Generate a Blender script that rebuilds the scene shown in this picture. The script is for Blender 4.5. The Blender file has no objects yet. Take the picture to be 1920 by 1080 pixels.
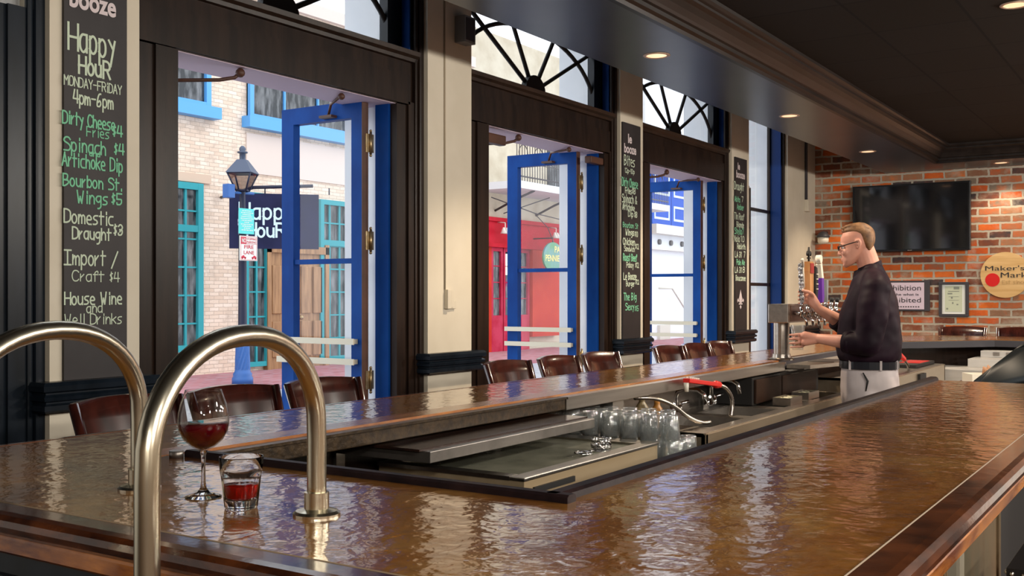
import bpy, bmesh, math, random
from mathutils import Vector, Matrix
random.seed(7)
PI = math.pi
SC = bpy.context.scene
COL = SC.collection

# ------------------------------------------------------------------ camera, world, lights, exposure
cam_d = bpy.data.cameras.new('camera')
cam_d.sensor_width = 36.0
cam_d.lens = 36.0 * 1980 / 1920
cam_d.shift_y = 15 / 1920
cam_d.clip_start = 0.05
cam_d.clip_end = 300
cam = bpy.data.objects.new('camera', cam_d)
COL.objects.link(cam)
cam.location = (0, 0, 1.45)
cam.rotation_euler = (PI / 2, 0, math.radians(33 - 90))
SC.camera = cam

SC.view_settings.view_transform = 'Standard'
SC.view_settings.look = 'None'
SC.view_settings.gamma = 1.0
SC.view_settings.exposure = 0.0
SC.view_settings.use_curve_mapping = False

world = bpy.data.worlds.new('overcast_sky')
SC.world = world
world.use_nodes = True
wn = world.node_tree
bg = wn.nodes['Background']
bg.inputs['Color'].default_value = (0.93, 0.96, 1.0, 1)
bg.inputs['Strength'].default_value = 2.3


def lamp(kind, name, loc, energy, color=(1, 0.86, 0.68), size=0.1, rot=(0, 0, 0), spot=None, blend=0.5, sy=None):
    l = bpy.data.lights.new(name, kind)
    l.energy = energy
    l.color = color
    if kind == 'AREA':
        l.size = size
        if sy:
            l.shape = 'RECTANGLE'
            l.size_y = sy
    else:
        l.shadow_soft_size = size
    if spot:
        l.spot_size = math.radians(spot)
        l.spot_blend = blend
    o = bpy.data.objects.new(name, l)
    o.location = loc
    o.rotation_euler = rot
    COL.objects.link(o)
    return o


# added fill lights without fixtures, unseen on the camera's side of the room
for lx in (-2.5, 0.5, 3.5, 6.5, 9.5):
    for ly in (-3.4, -1.6):
        lamp('POINT', 'fill_lamp', (lx, ly, 2.65), 165, (1, 0.93, 0.83), 0.12)

# ------------------------------------------------------------------ materials
MATS = {}


def mat(name, col, rough=0.5, metal=0.0, spec=0.5, coat=0.0, emit=None, es=0.0, trans=0.0, ior=1.45):
    if name in MATS:
        return MATS[name]
    m = bpy.data.materials.new(name)
    m.use_nodes = True
    b = m.node_tree.nodes['Principled BSDF']
    b.inputs['Base Color'].default_value = (*col, 1)
    b.inputs['Roughness'].default_value = rough
    b.inputs['Metallic'].default_value = metal
    b.inputs['Specular IOR Level'].default_value = spec
    b.inputs['Coat Weight'].default_value = coat
    b.inputs['Coat Roughness'].default_value = 0.08
    b.inputs['Transmission Weight'].default_value = trans
    b.inputs['IOR'].default_value = ior
    if emit:
        b.inputs['Emission Color'].default_value = (*emit, 1)
        b.inputs['Emission Strength'].default_value = es
    MATS[name] = m
    return m


def nd(m, t, **kw):
    n = m.node_tree.nodes.new(t)
    for k, v in kw.items():
        setattr(n, k, v)
    return n


def lk(m, a, b):
    m.node_tree.links.new(a, b)


def coords(m, scale=(1, 1, 1), swap=None):
    tc = nd(m, 'ShaderNodeTexCoord')
    src = tc.outputs['Object']
    if swap:
        sx = nd(m, 'ShaderNodeSeparateXYZ')
        cx = nd(m, 'ShaderNodeCombineXYZ')
        lk(m, src, sx.inputs[0])
        for i, a in enumerate(swap):
            lk(m, sx.outputs['XYZ'.index(a)], cx.inputs[i])
        src = cx.outputs[0]
    mp = nd(m, 'ShaderNodeMapping')
    mp.inputs['Scale'].default_value = scale
    lk(m, src, mp.inputs['Vector'])
    return mp.outputs['Vector']


def ramp(m, fac, stops, interp='LINEAR'):
    r = nd(m, 'ShaderNodeValToRGB')
    r.color_ramp.interpolation = interp
    e = r.color_ramp.elements
    while len(e) < len(stops):
        e.new(0.5)
    for i, (p, c) in enumerate(stops):
        e[i].position = p
        e[i].color = (*c, 1)
    lk(m, fac, r.inputs['Fac'])
    return r.outputs['Color']


def bump(m, height, strength=0.3, dist=0.01):
    b = nd(m, 'ShaderNodeBump')
    b.inputs['Strength'].default_value = strength
    b.inputs['Distance'].default_value = dist
    lk(m, height, b.inputs['Height'])
    P = m.node_tree.nodes['Principled BSDF']
    lk(m, b.outputs['Normal'], P.inputs['Normal'])
    if P.inputs['Coat Weight'].default_value > 0:
        lk(m, b.outputs['Normal'], P.inputs['Coat Normal'])
    return b


def noise(m, vec, scale, detail=4, rough=0.55, dist=0.0):
    n = nd(m, 'ShaderNodeTexNoise')
    n.inputs['Scale'].default_value = scale
    n.inputs['Detail'].default_value = detail
    n.inputs['Roughness'].default_value = rough
    n.inputs['Distortion'].default_value = dist
    lk(m, vec, n.inputs['Vector'])
    return n


def noisy(name, c1, c2, scale=4, rough=0.5, metal=0.0, stretch=(1, 1, 1), bstr=0.0, bscale=None, detail=5, lo=0.35, hi=0.65, **kw):
    """a material whose own colour wanders between two tones"""
    if name in MATS:
        return MATS[name]
    m = mat(name, c1, rough, metal, **kw)
    P = m.node_tree.nodes['Principled BSDF']
    v = coords(m, stretch)
    n = noise(m, v, scale, detail)
    lk(m, ramp(m, n.outputs['Fac'], [(lo, c1), (hi, c2)]), P.inputs['Base Color'])
    if bstr:
        n2 = noise(m, v, bscale or scale * 3, 3)
        bump(m, n2.outputs['Fac'], bstr, 0.01)
    return m


# bar top: brown wood and hammered copper tones under thick wavy clear resin
def make_bartop():
    m = mat('resin_bartop', (0.2, 0.1, 0.04), 0.12, 0.0, spec=0.6, coat=0.5)
    P = m.node_tree.nodes['Principled BSDF']
    v = coords(m)
    n = noise(m, v, 2.6, 6, 0.6, 0.6)
    c = ramp(m, n.outputs['Fac'], [(0.26, (0.11, 0.034, 0.006)), (0.44, (0.25, 0.095, 0.018)), (0.56, (0.31, 0.138, 0.030)), (0.72, (0.42, 0.22, 0.06))])
    n3 = noise(m, v, 40, 3, 0.6)
    mx = nd(m, 'ShaderNodeMix', data_type='RGBA', blend_type='MULTIPLY')
    mx.inputs['Factor'].default_value = 0.55
    lk(m, c, mx.inputs['A'])
    lk(m, ramp(m, n3.outputs['Fac'], [(0.3, (0.5, 0.5, 0.5)), (0.7, (1.15, 1.1, 1.05))]), mx.inputs['B'])
    lk(m, mx.outputs['Result'], P.inputs['Base Color'])
    w1 = noise(m, v, 17, 2, 0.5, 0.3)
    w2 = noise(m, v, 46, 2, 0.5, 0.2)
    ad = nd(m, 'ShaderNodeMath', operation='MULTIPLY_ADD')
    ad.inputs[1].default_value = 0.28
    lk(m, w2.outputs['Fac'], ad.inputs[0])
    lk(m, w1.outputs['Fac'], ad.inputs[2])
    bump(m, ad.outputs[0], 0.20, 0.012)
    return m


M_TOP = make_bartop()
M_EDGE = noisy('dark_edge_wood', (0.022, 0.006, 0.003), (0.12, 0.034, 0.010), 5, 0.18, stretch=(2, 2, 6), spec=0.5, coat=0.4, bstr=0.025, bscale=14)
M_FACE = noisy('amber_edge_wood', (0.14, 0.028, 0.004), (0.56, 0.19, 0.025), 4, 0.22, stretch=(1.5, 1.5, 6), spec=0.5, coat=0.4, bstr=0.1, bscale=12)
M_ORANGE = noisy('orange_strip_wood', (0.20, 0.06, 0.012), (0.42, 0.16, 0.04), 5, 0.25, stretch=(1, 6, 1), coat=0.4, bstr=0.12, bscale=20)
M_RAIL = noisy('black_rail_lacquer', (0.008, 0.005, 0.006), (0.024, 0.012, 0.012), 12, 0.5, spec=0.12, bstr=0.1, bscale=30)
M_DARKBAR = noisy('bronze_under_edge', (0.030, 0.020, 0.012), (0.070, 0.044, 0.022), 45, 0.38, metal=0.4, bstr=0.2, bscale=60)
M_BLACK = mat('flat_black', (0.008, 0.007, 0.007), 0.6)
M_WELL = mat('well_dark', (0.012, 0.010, 0.010), 0.7)
M_CASING = noisy('casing_dark_brown', (0.010, 0.0055, 0.004), (0.022, 0.012, 0.008), 3, 0.34, stretch=(6, 6, 0.7), spec=0.28, bstr=0.05, bscale=25)
M_CASBLUE = noisy('casing_blue_black', (0.004, 0.007, 0.011), (0.009, 0.014, 0.022), 3, 0.30, stretch=(4, 4, 1), spec=0.3)
M_BEIGE = noisy('pilaster_beige', (0.60, 0.54, 0.43), (0.66, 0.60, 0.49), 2.5, 0.6, bstr=0.03, bscale=40)
M_BLUE = noisy('door_blue_paint', (0.003, 0.038, 0.20), (0.005, 0.060, 0.28), 4, 0.45, spec=0.12, stretch=(1, 1, 0.6), bstr=0.04, bscale=30)
M_BLUEJ = mat('jamb_blue_paint', (0.006, 0.030, 0.14), 0.35, spec=0.2)
M_DOOREDGE = noisy('door_edge_brown', (0.05, 0.02, 0.012), (0.09, 0.035, 0.02), 6, 0.5)
M_WHITE = noisy('white_stucco', (0.74, 0.77, 0.80), (0.80, 0.82, 0.84), 5, 0.8)
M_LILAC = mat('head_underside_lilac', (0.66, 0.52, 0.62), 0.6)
M_BRASS = noisy('aged_brass_hinge', (0.30, 0.20, 0.09), (0.50, 0.40, 0.24), 20, 0.35, 0.9)
M_TUBE = noisy('champagne_nickel_tube', (0.66, 0.61, 0.47), (0.72, 0.67, 0.54), 3, 0.25, 1.0)
M_STEEL = noisy('brushed_steel', (0.42, 0.38, 0.34), (0.52, 0.48, 0.43), 6, 0.30, 1.0, stretch=(0.3, 6, 6))
M_STEELB = noisy('bright_steel', (0.62, 0.60, 0.57), (0.72, 0.70, 0.67), 5, 0.48, 0.85, stretch=(4, 0.3, 4))
M_STEELD = noisy('dull_steel', (0.22, 0.20, 0.18), (0.34, 0.31, 0.28), 7, 0.42, 0.9)
M_PUSH = mat('push_bar_cream', (0.55, 0.52, 0.42), 0.4, 0.3)
M_STOOL = noisy('mahogany_stool', (0.018, 0.005, 0.004), (0.055, 0.012, 0.008), 4, 0.22, stretch=(5, 5, 1), spec=0.6, coat=0.5)
M_LEATHER = mat('black_leather', (0.010, 0.009, 0.009), 0.35)
M_NAIL = mat('nailhead_nickel', (0.75, 0.70, 0.62), 0.25, 1.0)
M_BOARD = noisy('chalkboard_black', (0.020, 0.017, 0.019), (0.030, 0.026, 0.028), 4, 0.55)
M_CHALKW = mat('chalk_cream', (0.56, 0.66, 0.52), 0.9)
M_CHALKG = mat('chalk_green', (0.20, 0.55, 0.34), 0.9)
M_CHALKP = mat('chalk_pinkwhite', (0.66, 0.58, 0.60), 0.9)
M_SOFFIT = noisy('soffit_gunmetal', (0.030, 0.033, 0.042), (0.045, 0.048, 0.060), 2, 0.30, spec=0.5, bstr=0.03, bscale=6)
M_CROWN = noisy('crown_dark_wood', (0.009, 0.007, 0.0065), (0.018, 0.014, 0.013), 3, 0.36, stretch=(0.5, 4, 4), spec=0.3)
M_CHROME = mat('chrome', (0.75, 0.75, 0.76), 0.12, 1.0)
M_RED = mat('red_plastic', (0.65, 0.02, 0.015), 0.35)
M_CREAMP = mat('cream_plastic', (0.75, 0.70, 0.60), 0.45)
M_GREYP = mat('grey_plastic', (0.20, 0.21, 0.22), 0.5)
M_GREYFR = mat('slate_grey_frame', (0.045, 0.042, 0.05), 0.5)
M_PAPER = mat('paper_white', (0.72, 0.74, 0.70), 0.8)
M_INK = mat('ink_dark', (0.02, 0.02, 0.025), 0.8)
M_FLOOR = noisy('floor_brown_tile', (0.06, 0.035, 0.025), (0.09, 0.05, 0.035), 3, 0.5)
M_ROOM = mat('room_brown_paint', (0.16, 0.11, 0.075), 0.8)


def make_glass(name, tint=(1, 1, 1), ior=1.45):
    m = bpy.data.materials.new(name)
    m.use_nodes = True
    P = m.node_tree.nodes['Principled BSDF']
    P.inputs['Base Color'].default_value = (*tint, 1)
    P.inputs['Roughness'].default_value = 0.0
    P.inputs['IOR'].default_value = ior
    P.inputs['Transmission Weight'].default_value = 1.0
    MATS[name] = m
    return m


M_GLASS = make_glass('clear_glass', ior=1.32)
M_WINE = make_glass('red_wine', (0.30, 0.004, 0.008), 1.34)
M_DRINK = make_glass('red_cocktail', (0.80, 0.015, 0.015), 1.34)
M_BEER = make_glass('beer_amber', (0.95, 0.62, 0.20), 1.34)


def make_pane(name, tint=(0.96, 0.98, 1.0), refl=1.0, base=0.05):
    m = bpy.data.materials.new(name)
    m.use_nodes = True
    t = m.node_tree
    t.nodes.remove(t.nodes['Principled BSDF'])
    tr = nd(m, 'ShaderNodeBsdfTransparent')
    tr.inputs['Color'].default_value = (*tint, 1)
    gl = nd(m, 'ShaderNodeBsdfGlossy')
    gl.inputs['Roughness'].default_value = 0.02
    lw = nd(m, 'ShaderNodeLayerWeight')
    lw.inputs['Blend'].default_value = 0.5
    fr = nd(m, 'ShaderNodeMath', operation='POWER')
    lk(m, lw.outputs['Facing'], fr.inputs[0])
    fr.inputs[1].default_value = 4.0
    mu = nd(m, 'ShaderNodeMath', operation='MULTIPLY_ADD')
    mu.inputs[1].default_value = 0.8 * refl
    mu.inputs[2].default_value = base * refl
    mix = nd(m, 'ShaderNodeMixShader')
    lk(m, fr.outputs[0], mu.inputs[0])
    lk(m, mu.outputs[0], mix.inputs[0])
    lk(m, tr.outputs[0], mix.inputs[1])
    lk(m, gl.outputs[0], mix.inputs[2])
    lk(m, mix.outputs[0], t.nodes['Material Output'].inputs['Surface'])
    MATS[name] = m
    return m


M_PANE = make_pane('window_pane')


def brick_mat(name, stops, mortar, bw, bh, gap, swap, rough=0.85, bstr=0.6, bdist=0.012, mnoise=0.4):
    m = mat(name, mortar, rough)
    P = m.node_tree.nodes['Principled BSDF']
    v = coords(m, (1, 1, 1), swap)
    wob = noise(m, v, 5, 3)
    va = nd(m, 'ShaderNodeVectorMath', operation='MULTIPLY_ADD')
    lk(m, wob.outputs['Color'], va.inputs[0])
    va.inputs[1].default_value = (0.03, 0.022, 0)
    wob2 = noise(m, v, 26, 2)
    va2 = nd(m, 'ShaderNodeVectorMath', operation='MULTIPLY_ADD')
    lk(m, wob2.outputs['Color'], va2.inputs[0])
    va2.inputs[1].default_value = (0.016, 0.014, 0)
    lk(m, v, va2.inputs[2])
    lk(m, va2.outputs[0], va.inputs[2])
    b = nd(m, 'ShaderNodeTexBrick')
    lk(m, va.outputs[0], b.inputs['Vector'])
    b.inputs['Color1'].default_value = (0, 0, 0, 1)
    b.inputs['Color2'].default_value = (1, 1, 1, 1)
    b.inputs['Mortar'].default_value = (0.5, 0.5, 0.5, 1)
    b.inputs['Scale'].default_value = 1
    b.inputs['Brick Width'].default_value = bw
    b.inputs['Row Height'].default_value = bh
    b.inputs['Mortar Size'].default_value = gap
    b.inputs['Mortar Smooth'].default_value = 0.25
    b.inputs['Bias'].default_value = 0.0
    # colour of each single brick
    n = noise(m, v, 9, 4)
    ad = nd(m, 'ShaderNodeMath', operation='MULTIPLY_ADD')
    lk(m, n.outputs['Fac'], ad.inputs[0])
    ad.inputs[1].default_value = mnoise
    lk(m, b.outputs['Color'], ad.inputs[2])
    sb = nd(m, 'ShaderNodeMath', operation='SUBTRACT')
    lk(m, ad.outputs[0], sb.inputs[0])
    sb.inputs[1].default_value = mnoise * 0.5
    c = ramp(m, sb.outputs[0], stops)
    # mortar smeared over the face in patches
    n2 = noise(m, v, 3.2, 6, 0.65)
    mx0 = nd(m, 'ShaderNodeMix', data_type='RGBA')
    sm = nd(m, 'ShaderNodeMapRange')
    sm.inputs['From Min'].default_value = 0.52
    sm.inputs['From Max'].default_value = 0.72
    sm.inputs['To Max'].default_value = 0.8
    lk(m, n2.outputs['Fac'], sm.inputs['Value'])
    lk(m, sm.outputs['Result'], mx0.inputs['Factor'])
    lk(m, c, mx0.inputs['A'])
    mx0.inputs['B'].default_value = (*mortar, 1)
    mx = nd(m, 'ShaderNodeMix', data_type='RGBA')
    lk(m, b.outputs['Fac'], mx.inputs['Factor'])
    lk(m, mx0.outputs['Result'], mx.inputs['A'])
    mx.inputs['B'].default_value = (*mortar, 1)
    lk(m, mx.outputs['Result'], P.inputs['Base Color'])
    iv = nd(m, 'ShaderNodeMath', operation='SUBTRACT')
    iv.inputs[0].default_value = 1.0
    lk(m, b.outputs['Fac'], iv.inputs[1])
    n3 = noise(m, v, 30, 4)
    ad2 = nd(m, 'ShaderNodeMath', operation='MULTIPLY_ADD')
    lk(m, n3.outputs['Fac'], ad2.inputs[0])
    ad2.inputs[1].default_value = 0.5
    lk(m, iv.outputs[0], ad2.inputs[2])
    bump(m, ad2.outputs[0], bstr, bdist)
    return m


M_BRICK = brick_mat('old_red_brick', [(0.0, (0.055, 0.04, 0.04)), (0.14, (0.20, 0.055, 0.025)), (0.32, (0.24, 0.13, 0.075)), (0.46, (0.50, 0.085, 0.014)), (0.66, (0.66, 0.15, 0.02)), (0.80, (0.30, 0.15, 0.08)), (0.92, (0.44, 0.12, 0.04)), (1.0, (0.20, 0.15, 0.11))],
                    (0.40, 0.35, 0.28), 0.235, 0.088, 0.013, 'YZX')
M_CREAMBR = brick_mat('cream_painted_brick', [(0.0, (0.70, 0.55, 0.43)), (0.5, (0.78, 0.64, 0.52)), (1.0, (0.83, 0.71, 0.60))], (0.50, 0.39, 0.31), 0.22, 0.070, 0.006, 'XZY', bstr=0.3, bdist=0.01, mnoise=0.3)
M_PAVER = brick_mat('red_brick_pavers', [(0.0, (0.30, 0.10, 0.12)), (0.5, (0.42, 0.16, 0.18)), (1.0, (0.40, 0.20, 0.24))], (0.34, 0.24, 0.26), 0.22, 0.11, 0.008, 'XYZ', bstr=0.2)


# ------------------------------------------------------------------ mesh builder
def origin_of(o):
    v = Vector((0, 0, 0))
    while o is not None:
        v += o.location
        o = o.parent
    return v


class MB:
    def __init__(self):
        self.bm = bmesh.new()
        self.mi = 0
        self.sm = False

    def _f(self, vs):
        try:
            f = self.bm.faces.new(vs)
            f.material_index = self.mi
            f.smooth = self.sm
            return f
        except ValueError:
            return None

    def quad(self, *pts):
        return self._f([self.bm.verts.new(p) for p in pts])

    def box(self, x0, x1, y0, y1, z0, z1, rz=0.0, bev=0.0, rot=None):
        c = Vector(((x0 + x1) / 2, (y0 + y1) / 2, (z0 + z1) / 2))
        vs = []
        for p in ((x0, y0, z0), (x1, y0, z0), (x1, y1, z0), (x0, y1, z0), (x0, y0, z1), (x1, y0, z1), (x1, y1, z1), (x0, y1, z1)):
            q = Vector(p) - c
            if rot is not None:
                q = rot @ q
            elif rz:
                q = Matrix.Rotation(rz, 3, 'Z') @ q
            vs.append(self.bm.verts.new(q + c))
        fs = [self._f([vs[i] for i in f]) for f in ((3, 2, 1, 0), (4, 5, 6, 7), (0, 1, 5, 4), (1, 2, 6, 5), (2, 3, 7, 6), (3, 0, 4, 7))]
        if bev:
            es = list({e for f in fs for e in f.edges})
            r = bmesh.ops.bevel(self.bm, geom=es, offset=bev, segments=2, profile=0.6, affect='EDGES', clamp_overlap=True)
            for f in r['faces']:
                f.material_index = self.mi
        return self

    def tube(self, pts, r, n=10, cap=True, closed=False):
        pts = [Vector(p) for p in pts]
        rs = r if isinstance(r, (list, tuple)) else [r] * len(pts)
        N = len(pts)
        rings = []
        up = None
        for i, p in enumerate(pts):
            if closed:
                t = (pts[(i + 1) % N] - pts[i - 1]).normalized()
            else:
                t = (pts[min(i + 1, N - 1)] - pts[max(i - 1, 0)]).normalized()
            if up is None:
                a = Vector((0, 0, 1)) if abs(t.z) < 0.9 else Vector((1, 0, 0))
                up = (a - t * a.dot(t)).normalized()
            else:
                up = (up - t * up.dot(t)).normalized()
            b = t.cross(up)
            rings.append([self.bm.verts.new(p + (up * math.cos(2 * PI * k / n) + b * math.sin(2 * PI * k / n)) * rs[i]) for k in range(n)])
        sm, self.sm = self.sm, True
        for i in range(N if closed else N - 1):
            A, B = rings[i], rings[(i + 1) % N]
            for k in range(n):
                self._f([A[k], A[(k + 1) % n], B[(k + 1) % n], B[k]])
        self.sm = sm
        if cap and not closed:
            self._f(rings[0][::-1])
            self._f(rings[-1])
        return self

    def cyl(self, p0, p1, r0, r1=None, n=16):
        return self.tube([p0, p1], [r0, r0 if r1 is None else r1], n)

    def lathe(self, prof, c=(0, 0, 0), n=24, sq=None, smooth=True):
        """profile (r, z) turned about the vertical through c"""
        rings = []
        for r, z in prof:
            if r < 1e-6:
                rings.append([self.bm.verts.new((c[0], c[1], c[2] + z))])
            else:
                rings.append([self.bm.verts.new((c[0] + r * math.cos(2 * PI * k / n), c[1] + r * math.sin(2 * PI * k / n), c[2] + z)) for k in range(n)])
        sm, self.sm = self.sm, smooth
        for A, B in zip(rings, rings[1:]):
            for k in range(n):
                j = (k + 1) % n
                if len(A) == 1 and len(B) == 1:
                    continue
                if len(A) == 1:
                    self._f([A[0], B[j], B[k]])
                elif len(B) == 1:
                    self._f([A[k], A[j], B[0]])
                else:
                    self._f([A[k], A[j], B[j], B[k]])
        self.sm = sm
        return self

    def prism(self, poly, z0, z1, axis='z'):
        """a polygon pushed along an axis: poly (a, b) is (x, y) for z, (y, z) for x, (x, z) for y"""
        def P(a, b, h):
            return (a, b, h) if axis == 'z' else ((h, a, b) if axis == 'x' else (a, h, b))
        A = [self.bm.verts.new(P(a, b, z0)) for a, b in poly]
        B = [self.bm.verts.new(P(a, b, z1)) for a, b in poly]
        n = len(poly)
        self._f(A[::-1])
        self._f(B)
        for i in range(n):
            self._f([A[i], A[(i + 1) % n], B[(i + 1) % n], B[i]])
        return self

    def sweep(self, prof, path, smooth=False, cap=True):
        """prof (out, z) along a flat path of (x, y), mitred; out is to the right of travel"""
        pts = [Vector((p[0], p[1])) for p in path]
        rings = []
        for i, p in enumerate(pts):
            d0 = (p - pts[i - 1]).normalized() if i > 0 else None
            d1 = (pts[i + 1] - p).normalized() if i < len(pts) - 1 else None
            d0 = d0 or d1
            d1 = d1 or d0
            n0 = Vector((d0.y, -d0.x))
            n1 = Vector((d1.y, -d1.x))
            nn = (n0 + n1)
            nn = nn / max(nn.dot(n0), 0.2)
            rings.append([self.bm.verts.new((p.x + nn.x * a, p.y + nn.y * a, z)) for a, z in prof])
        m = len(prof)
        sm, self.sm = self.sm, smooth
        for A, B in zip(rings, rings[1:]):
            for k in range(m):
                self._f([A[k], A[(k + 1) % m], B[(k + 1) % m], B[k]])
        self.sm = sm
        if cap:
            self._f(rings[0][::-1])
            self._f(rings[-1])
        return self

    def ball(self, c, r, n=12, sz=None):
        s = sz or (1, 1, 1)
        res = bmesh.ops.create_uvsphere(self.bm, u_segments=n, v_segments=max(6, n // 2), radius=r)
        for v in res['verts']:
            v.co = Vector((v.co.x * s[0] + c[0], v.co.y * s[1] + c[1], v.co.z * s[2] + c[2]))
            for f in v.link_faces:
                f.material_index = self.mi
                f.smooth = True
        return self

    def capsule(self, p0, p1, r0, r1, n=14, m=5):
        p0, p1 = Vector(p0), Vector(p1)
        d = (p1 - p0).normalized()
        pts, rs = [], []
        for i in range(m):
            a = PI / 2 * (1 - i / m)
            pts.append(p0 - d * r0 * math.sin(a) * 0.999)
            rs.append(max(r0 * math.cos(a), r0 * 0.06))
        pts += [p0, p1]
        rs += [r0, r1]
        for i in range(1, m + 1):
            a = PI / 2 * i / m
            pts.append(p1 + d * r1 * math.sin(a) * 0.999)
            rs.append(max(r1 * math.cos(a), r1 * 0.06))
        return self.tube(pts, rs, n)

    def build(self, name, mats, parent=None, smooth=False, weld=False):
        bm = self.bm
        if weld:
            bmesh.ops.remove_doubles(bm, verts=bm.verts, dist=1e-5)
        bmesh.ops.recalc_face_normals(bm, faces=bm.faces)
        if smooth:
            for f in bm.faces:
                f.smooth = True
        off = origin_of(parent) if parent is not None else Vector((0, 0, 0))
        if off.length > 0:
            bmesh.ops.translate(bm, verts=bm.verts, vec=-off)
        me = bpy.data.meshes.new(name)
        bm.to_mesh(me)
        bm.free()
        for m in (mats if isinstance(mats, (list, tuple)) else [mats]):
            me.materials.append(m)
        o = bpy.data.objects.new(name, me)
        COL.objects.link(o)
        if parent is not None:
            o.parent = parent
        return o


def tag(o, label, cat, group=None):
    o['label'] = label
    o['category'] = cat
    if group:
        o['group'] = group
    return o


def thing(name, label, cat, loc=(0, 0, 0), group=None):
    o = bpy.data.objects.new(name, None)
    o.empty_display_size = 0.1
    COL.objects.link(o)
    o.location = loc
    return tag(o, label, cat, group)


def struct(name, label=None, loc=(0, 0, 0)):
    o = bpy.data.objects.new(name, None)
    COL.objects.link(o)
    o.location = loc
    o['kind'] = 'structure'
    if label:
        o['label'] = label
    return o


def st(o, label=None):
    o['kind'] = 'structure'
    if label:
        o['label'] = label
    return o


def one(name, mb, mats, label, cat, group=None):
    """a thing of one mesh; its origin is moved to the base of its bounds"""
    o = mb.build(name, mats)
    vs = [v.co for v in o.data.vertices]
    c = Vector(((min(v.x for v in vs) + max(v.x for v in vs)) / 2, (min(v.y for v in vs) + max(v.y for v in vs)) / 2, min(v.z for v in vs)))
    o.data.transform(Matrix.Translation(-c))
    o.location = c
    return tag(o, label, cat, group)


def dup(o, loc=None, rz=None, label=None, parent=None):
    c = o.copy()
    COL.objects.link(c)
    if parent is not None:
        c.parent = parent
    for ch in o.children:
        dup(ch, parent=c)
    if loc is not None:
        c.location = loc
    if rz is not None:
        c.rotation_euler = (0, 0, rz)
    if label:
        c['label'] = label
    return c


# ------------------------------------------------------------------ lettering: one-stroke hand letters, and set type
# x and y are digits; baseline y=2, small letters reach 6, capitals 8; «~» rounds the stroke off
G = {
 'A': '022842 1434', 'B': '0208 ~083836254505 ~05354433120202', 'C': '~4738180604123243', 'D': '0208 ~08284745432202', 'E': '48080242 0535',
 'F': '4808 0802 0535', 'H': '0208 4842 0545', 'I': '0848 2822 0242', 'L': '080242', 'M': '0208254842', 'N': '02084248', 'O': '~2808040212324446382818',
 'P': '0208 ~08384645352505', 'R': '0208 ~083846353505 2542', 'S': '~4738180706354443321202', 'T': '0848 2822', 'U': '~08030212324348', 'W': '0812253248', 'Y': '0825 4825 2522',
 'a': '~3626160503122233 3632', 'b': '0802 ~0516263533221203', 'c': '~3626160503122232', 'd': '3832 ~3626160503122233', 'e': '~04343526160503122232', 'f': '~3738281716 1612 0636', 'g': '~3626160504132334 ~3632312010', 'h': '0802 ~041626353332',
 'i': '1612 1718', 'k': '0802 3604 1432', 'l': '1812', 'm': '0602 ~04161625 2522 ~25364544 4442', 'n': '0602 ~041626353432', 'o': '~26160503122233352616', 'p': '0600 ~0516263533221203', 'r': '0602 ~0415263', 's': '~3616051424332202',
 't': '1812 0636', 'u': '~0603122233 3632', 'v': '061236', 'w': '0612243246', 'x': '0632 3602', 'y': '0624 3610', 'z': '06360232', '&': '~42161728370403122244',
 '1': '071812', '2': '~0718283736340202 0242', '3': '~0718283736252514 ~1535343322120203', '4': '1804 0444 3832', '5': '380805 ~052535343322120203', '6': '~3828170403021222333425140', '7': '083812', '8': '~2515060718283736251504030212223334251', '0': '~1807030212223337281', '$': '~37271625342313 2822',
 '-': '0535', '.': '1213', '/': '0148', "'": '1817', ' ': '', 'j': '2620', 'V': '081248', 'K': '0802 4805 0542',
}
WID = {'i': 2.6, 'l': 2.4, '.': 2.2, "'": 2, ' ': 3.2, 'm': 5.4, 'M': 5.4, 'W': 5.6, 'w': 5.2, 'r': 3.6, 't': 3.8, 'f': 3.8, '1': 3.0}


def strokes_of(ch):
    out = []
    for tok in G.get(ch, '').split():
        rnd = tok.startswith('~')
        tok = tok.lstrip('~')
        p = [(int(tok[i]), int(tok[i + 1]) - 2) for i in range(0, len(tok) - 1, 2)]
        if rnd and len(p) > 2:
            for _ in range(2):
                q = [p[0]]
                for a, b in zip(p, p[1:]):
                    q += [(a[0] * .75 + b[0] * .25, a[1] * .75 + b[1] * .25), (a[0] * .25 + b[0] * .75, a[1] * .25 + b[1] * .75)]
                p = q + [p[-1]]
        if rnd:
            out.append(p)
        else:
            out += [[a, b] for a, b in zip(p, p[1:])]
    return out


def hand_letters(mb, text, org, u, v, width, cap, sw, big=None):
    """one hand-written line: org is the left end of its baseline, u runs along it, v up; width in metres, cap the capital height"""
    org, u, v = Vector(org), Vector(u), Vector(v)
    nrm = u.cross(v)
    total = sum((5.0 if c.isupper() or c.isdigit() else WID.get(c, 4.3)) if c not in WID else WID[c] for c in text) - 1
    sx = width / total
    sy = cap / 6.0
    x = 0.0
    lay = 0
    for c in text:
        w = WID.get(c, 5.0 if (c.isupper() or c.isdigit()) else 4.3)
        for p in strokes_of(c):
            jit = (random.uniform(-.12, .12), random.uniform(-.15, .15))
            lay = (lay + 1) % 23
            P = [org + nrm * (lay * 4e-5) + u * ((x + a + jit[0]) * sx) + v * ((b + jit[1]) * sy) for a, b in p]
            L, R = [], []
            for i, q in enumerate(P):
                t = P[min(i + 1, len(P) - 1)] - P[max(i - 1, 0)]
                if t.length < 1e-9:
                    t = u
                t.normalize()
                s = nrm.cross(t) * sw / 2
                e = t * (sw * 0.4 * (-1 if i == 0 else (1 if i == len(P) - 1 else 0)))
                e = e + nrm * (i * 3e-6)
                L.append(mb.bm.verts.new(q + s + e))
                R.append(mb.bm.verts.new(q - s + e))
            for i in range(len(P) - 1):
                mb._f([L[i], R[i], R[i + 1], L[i + 1]])
        x += w


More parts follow.
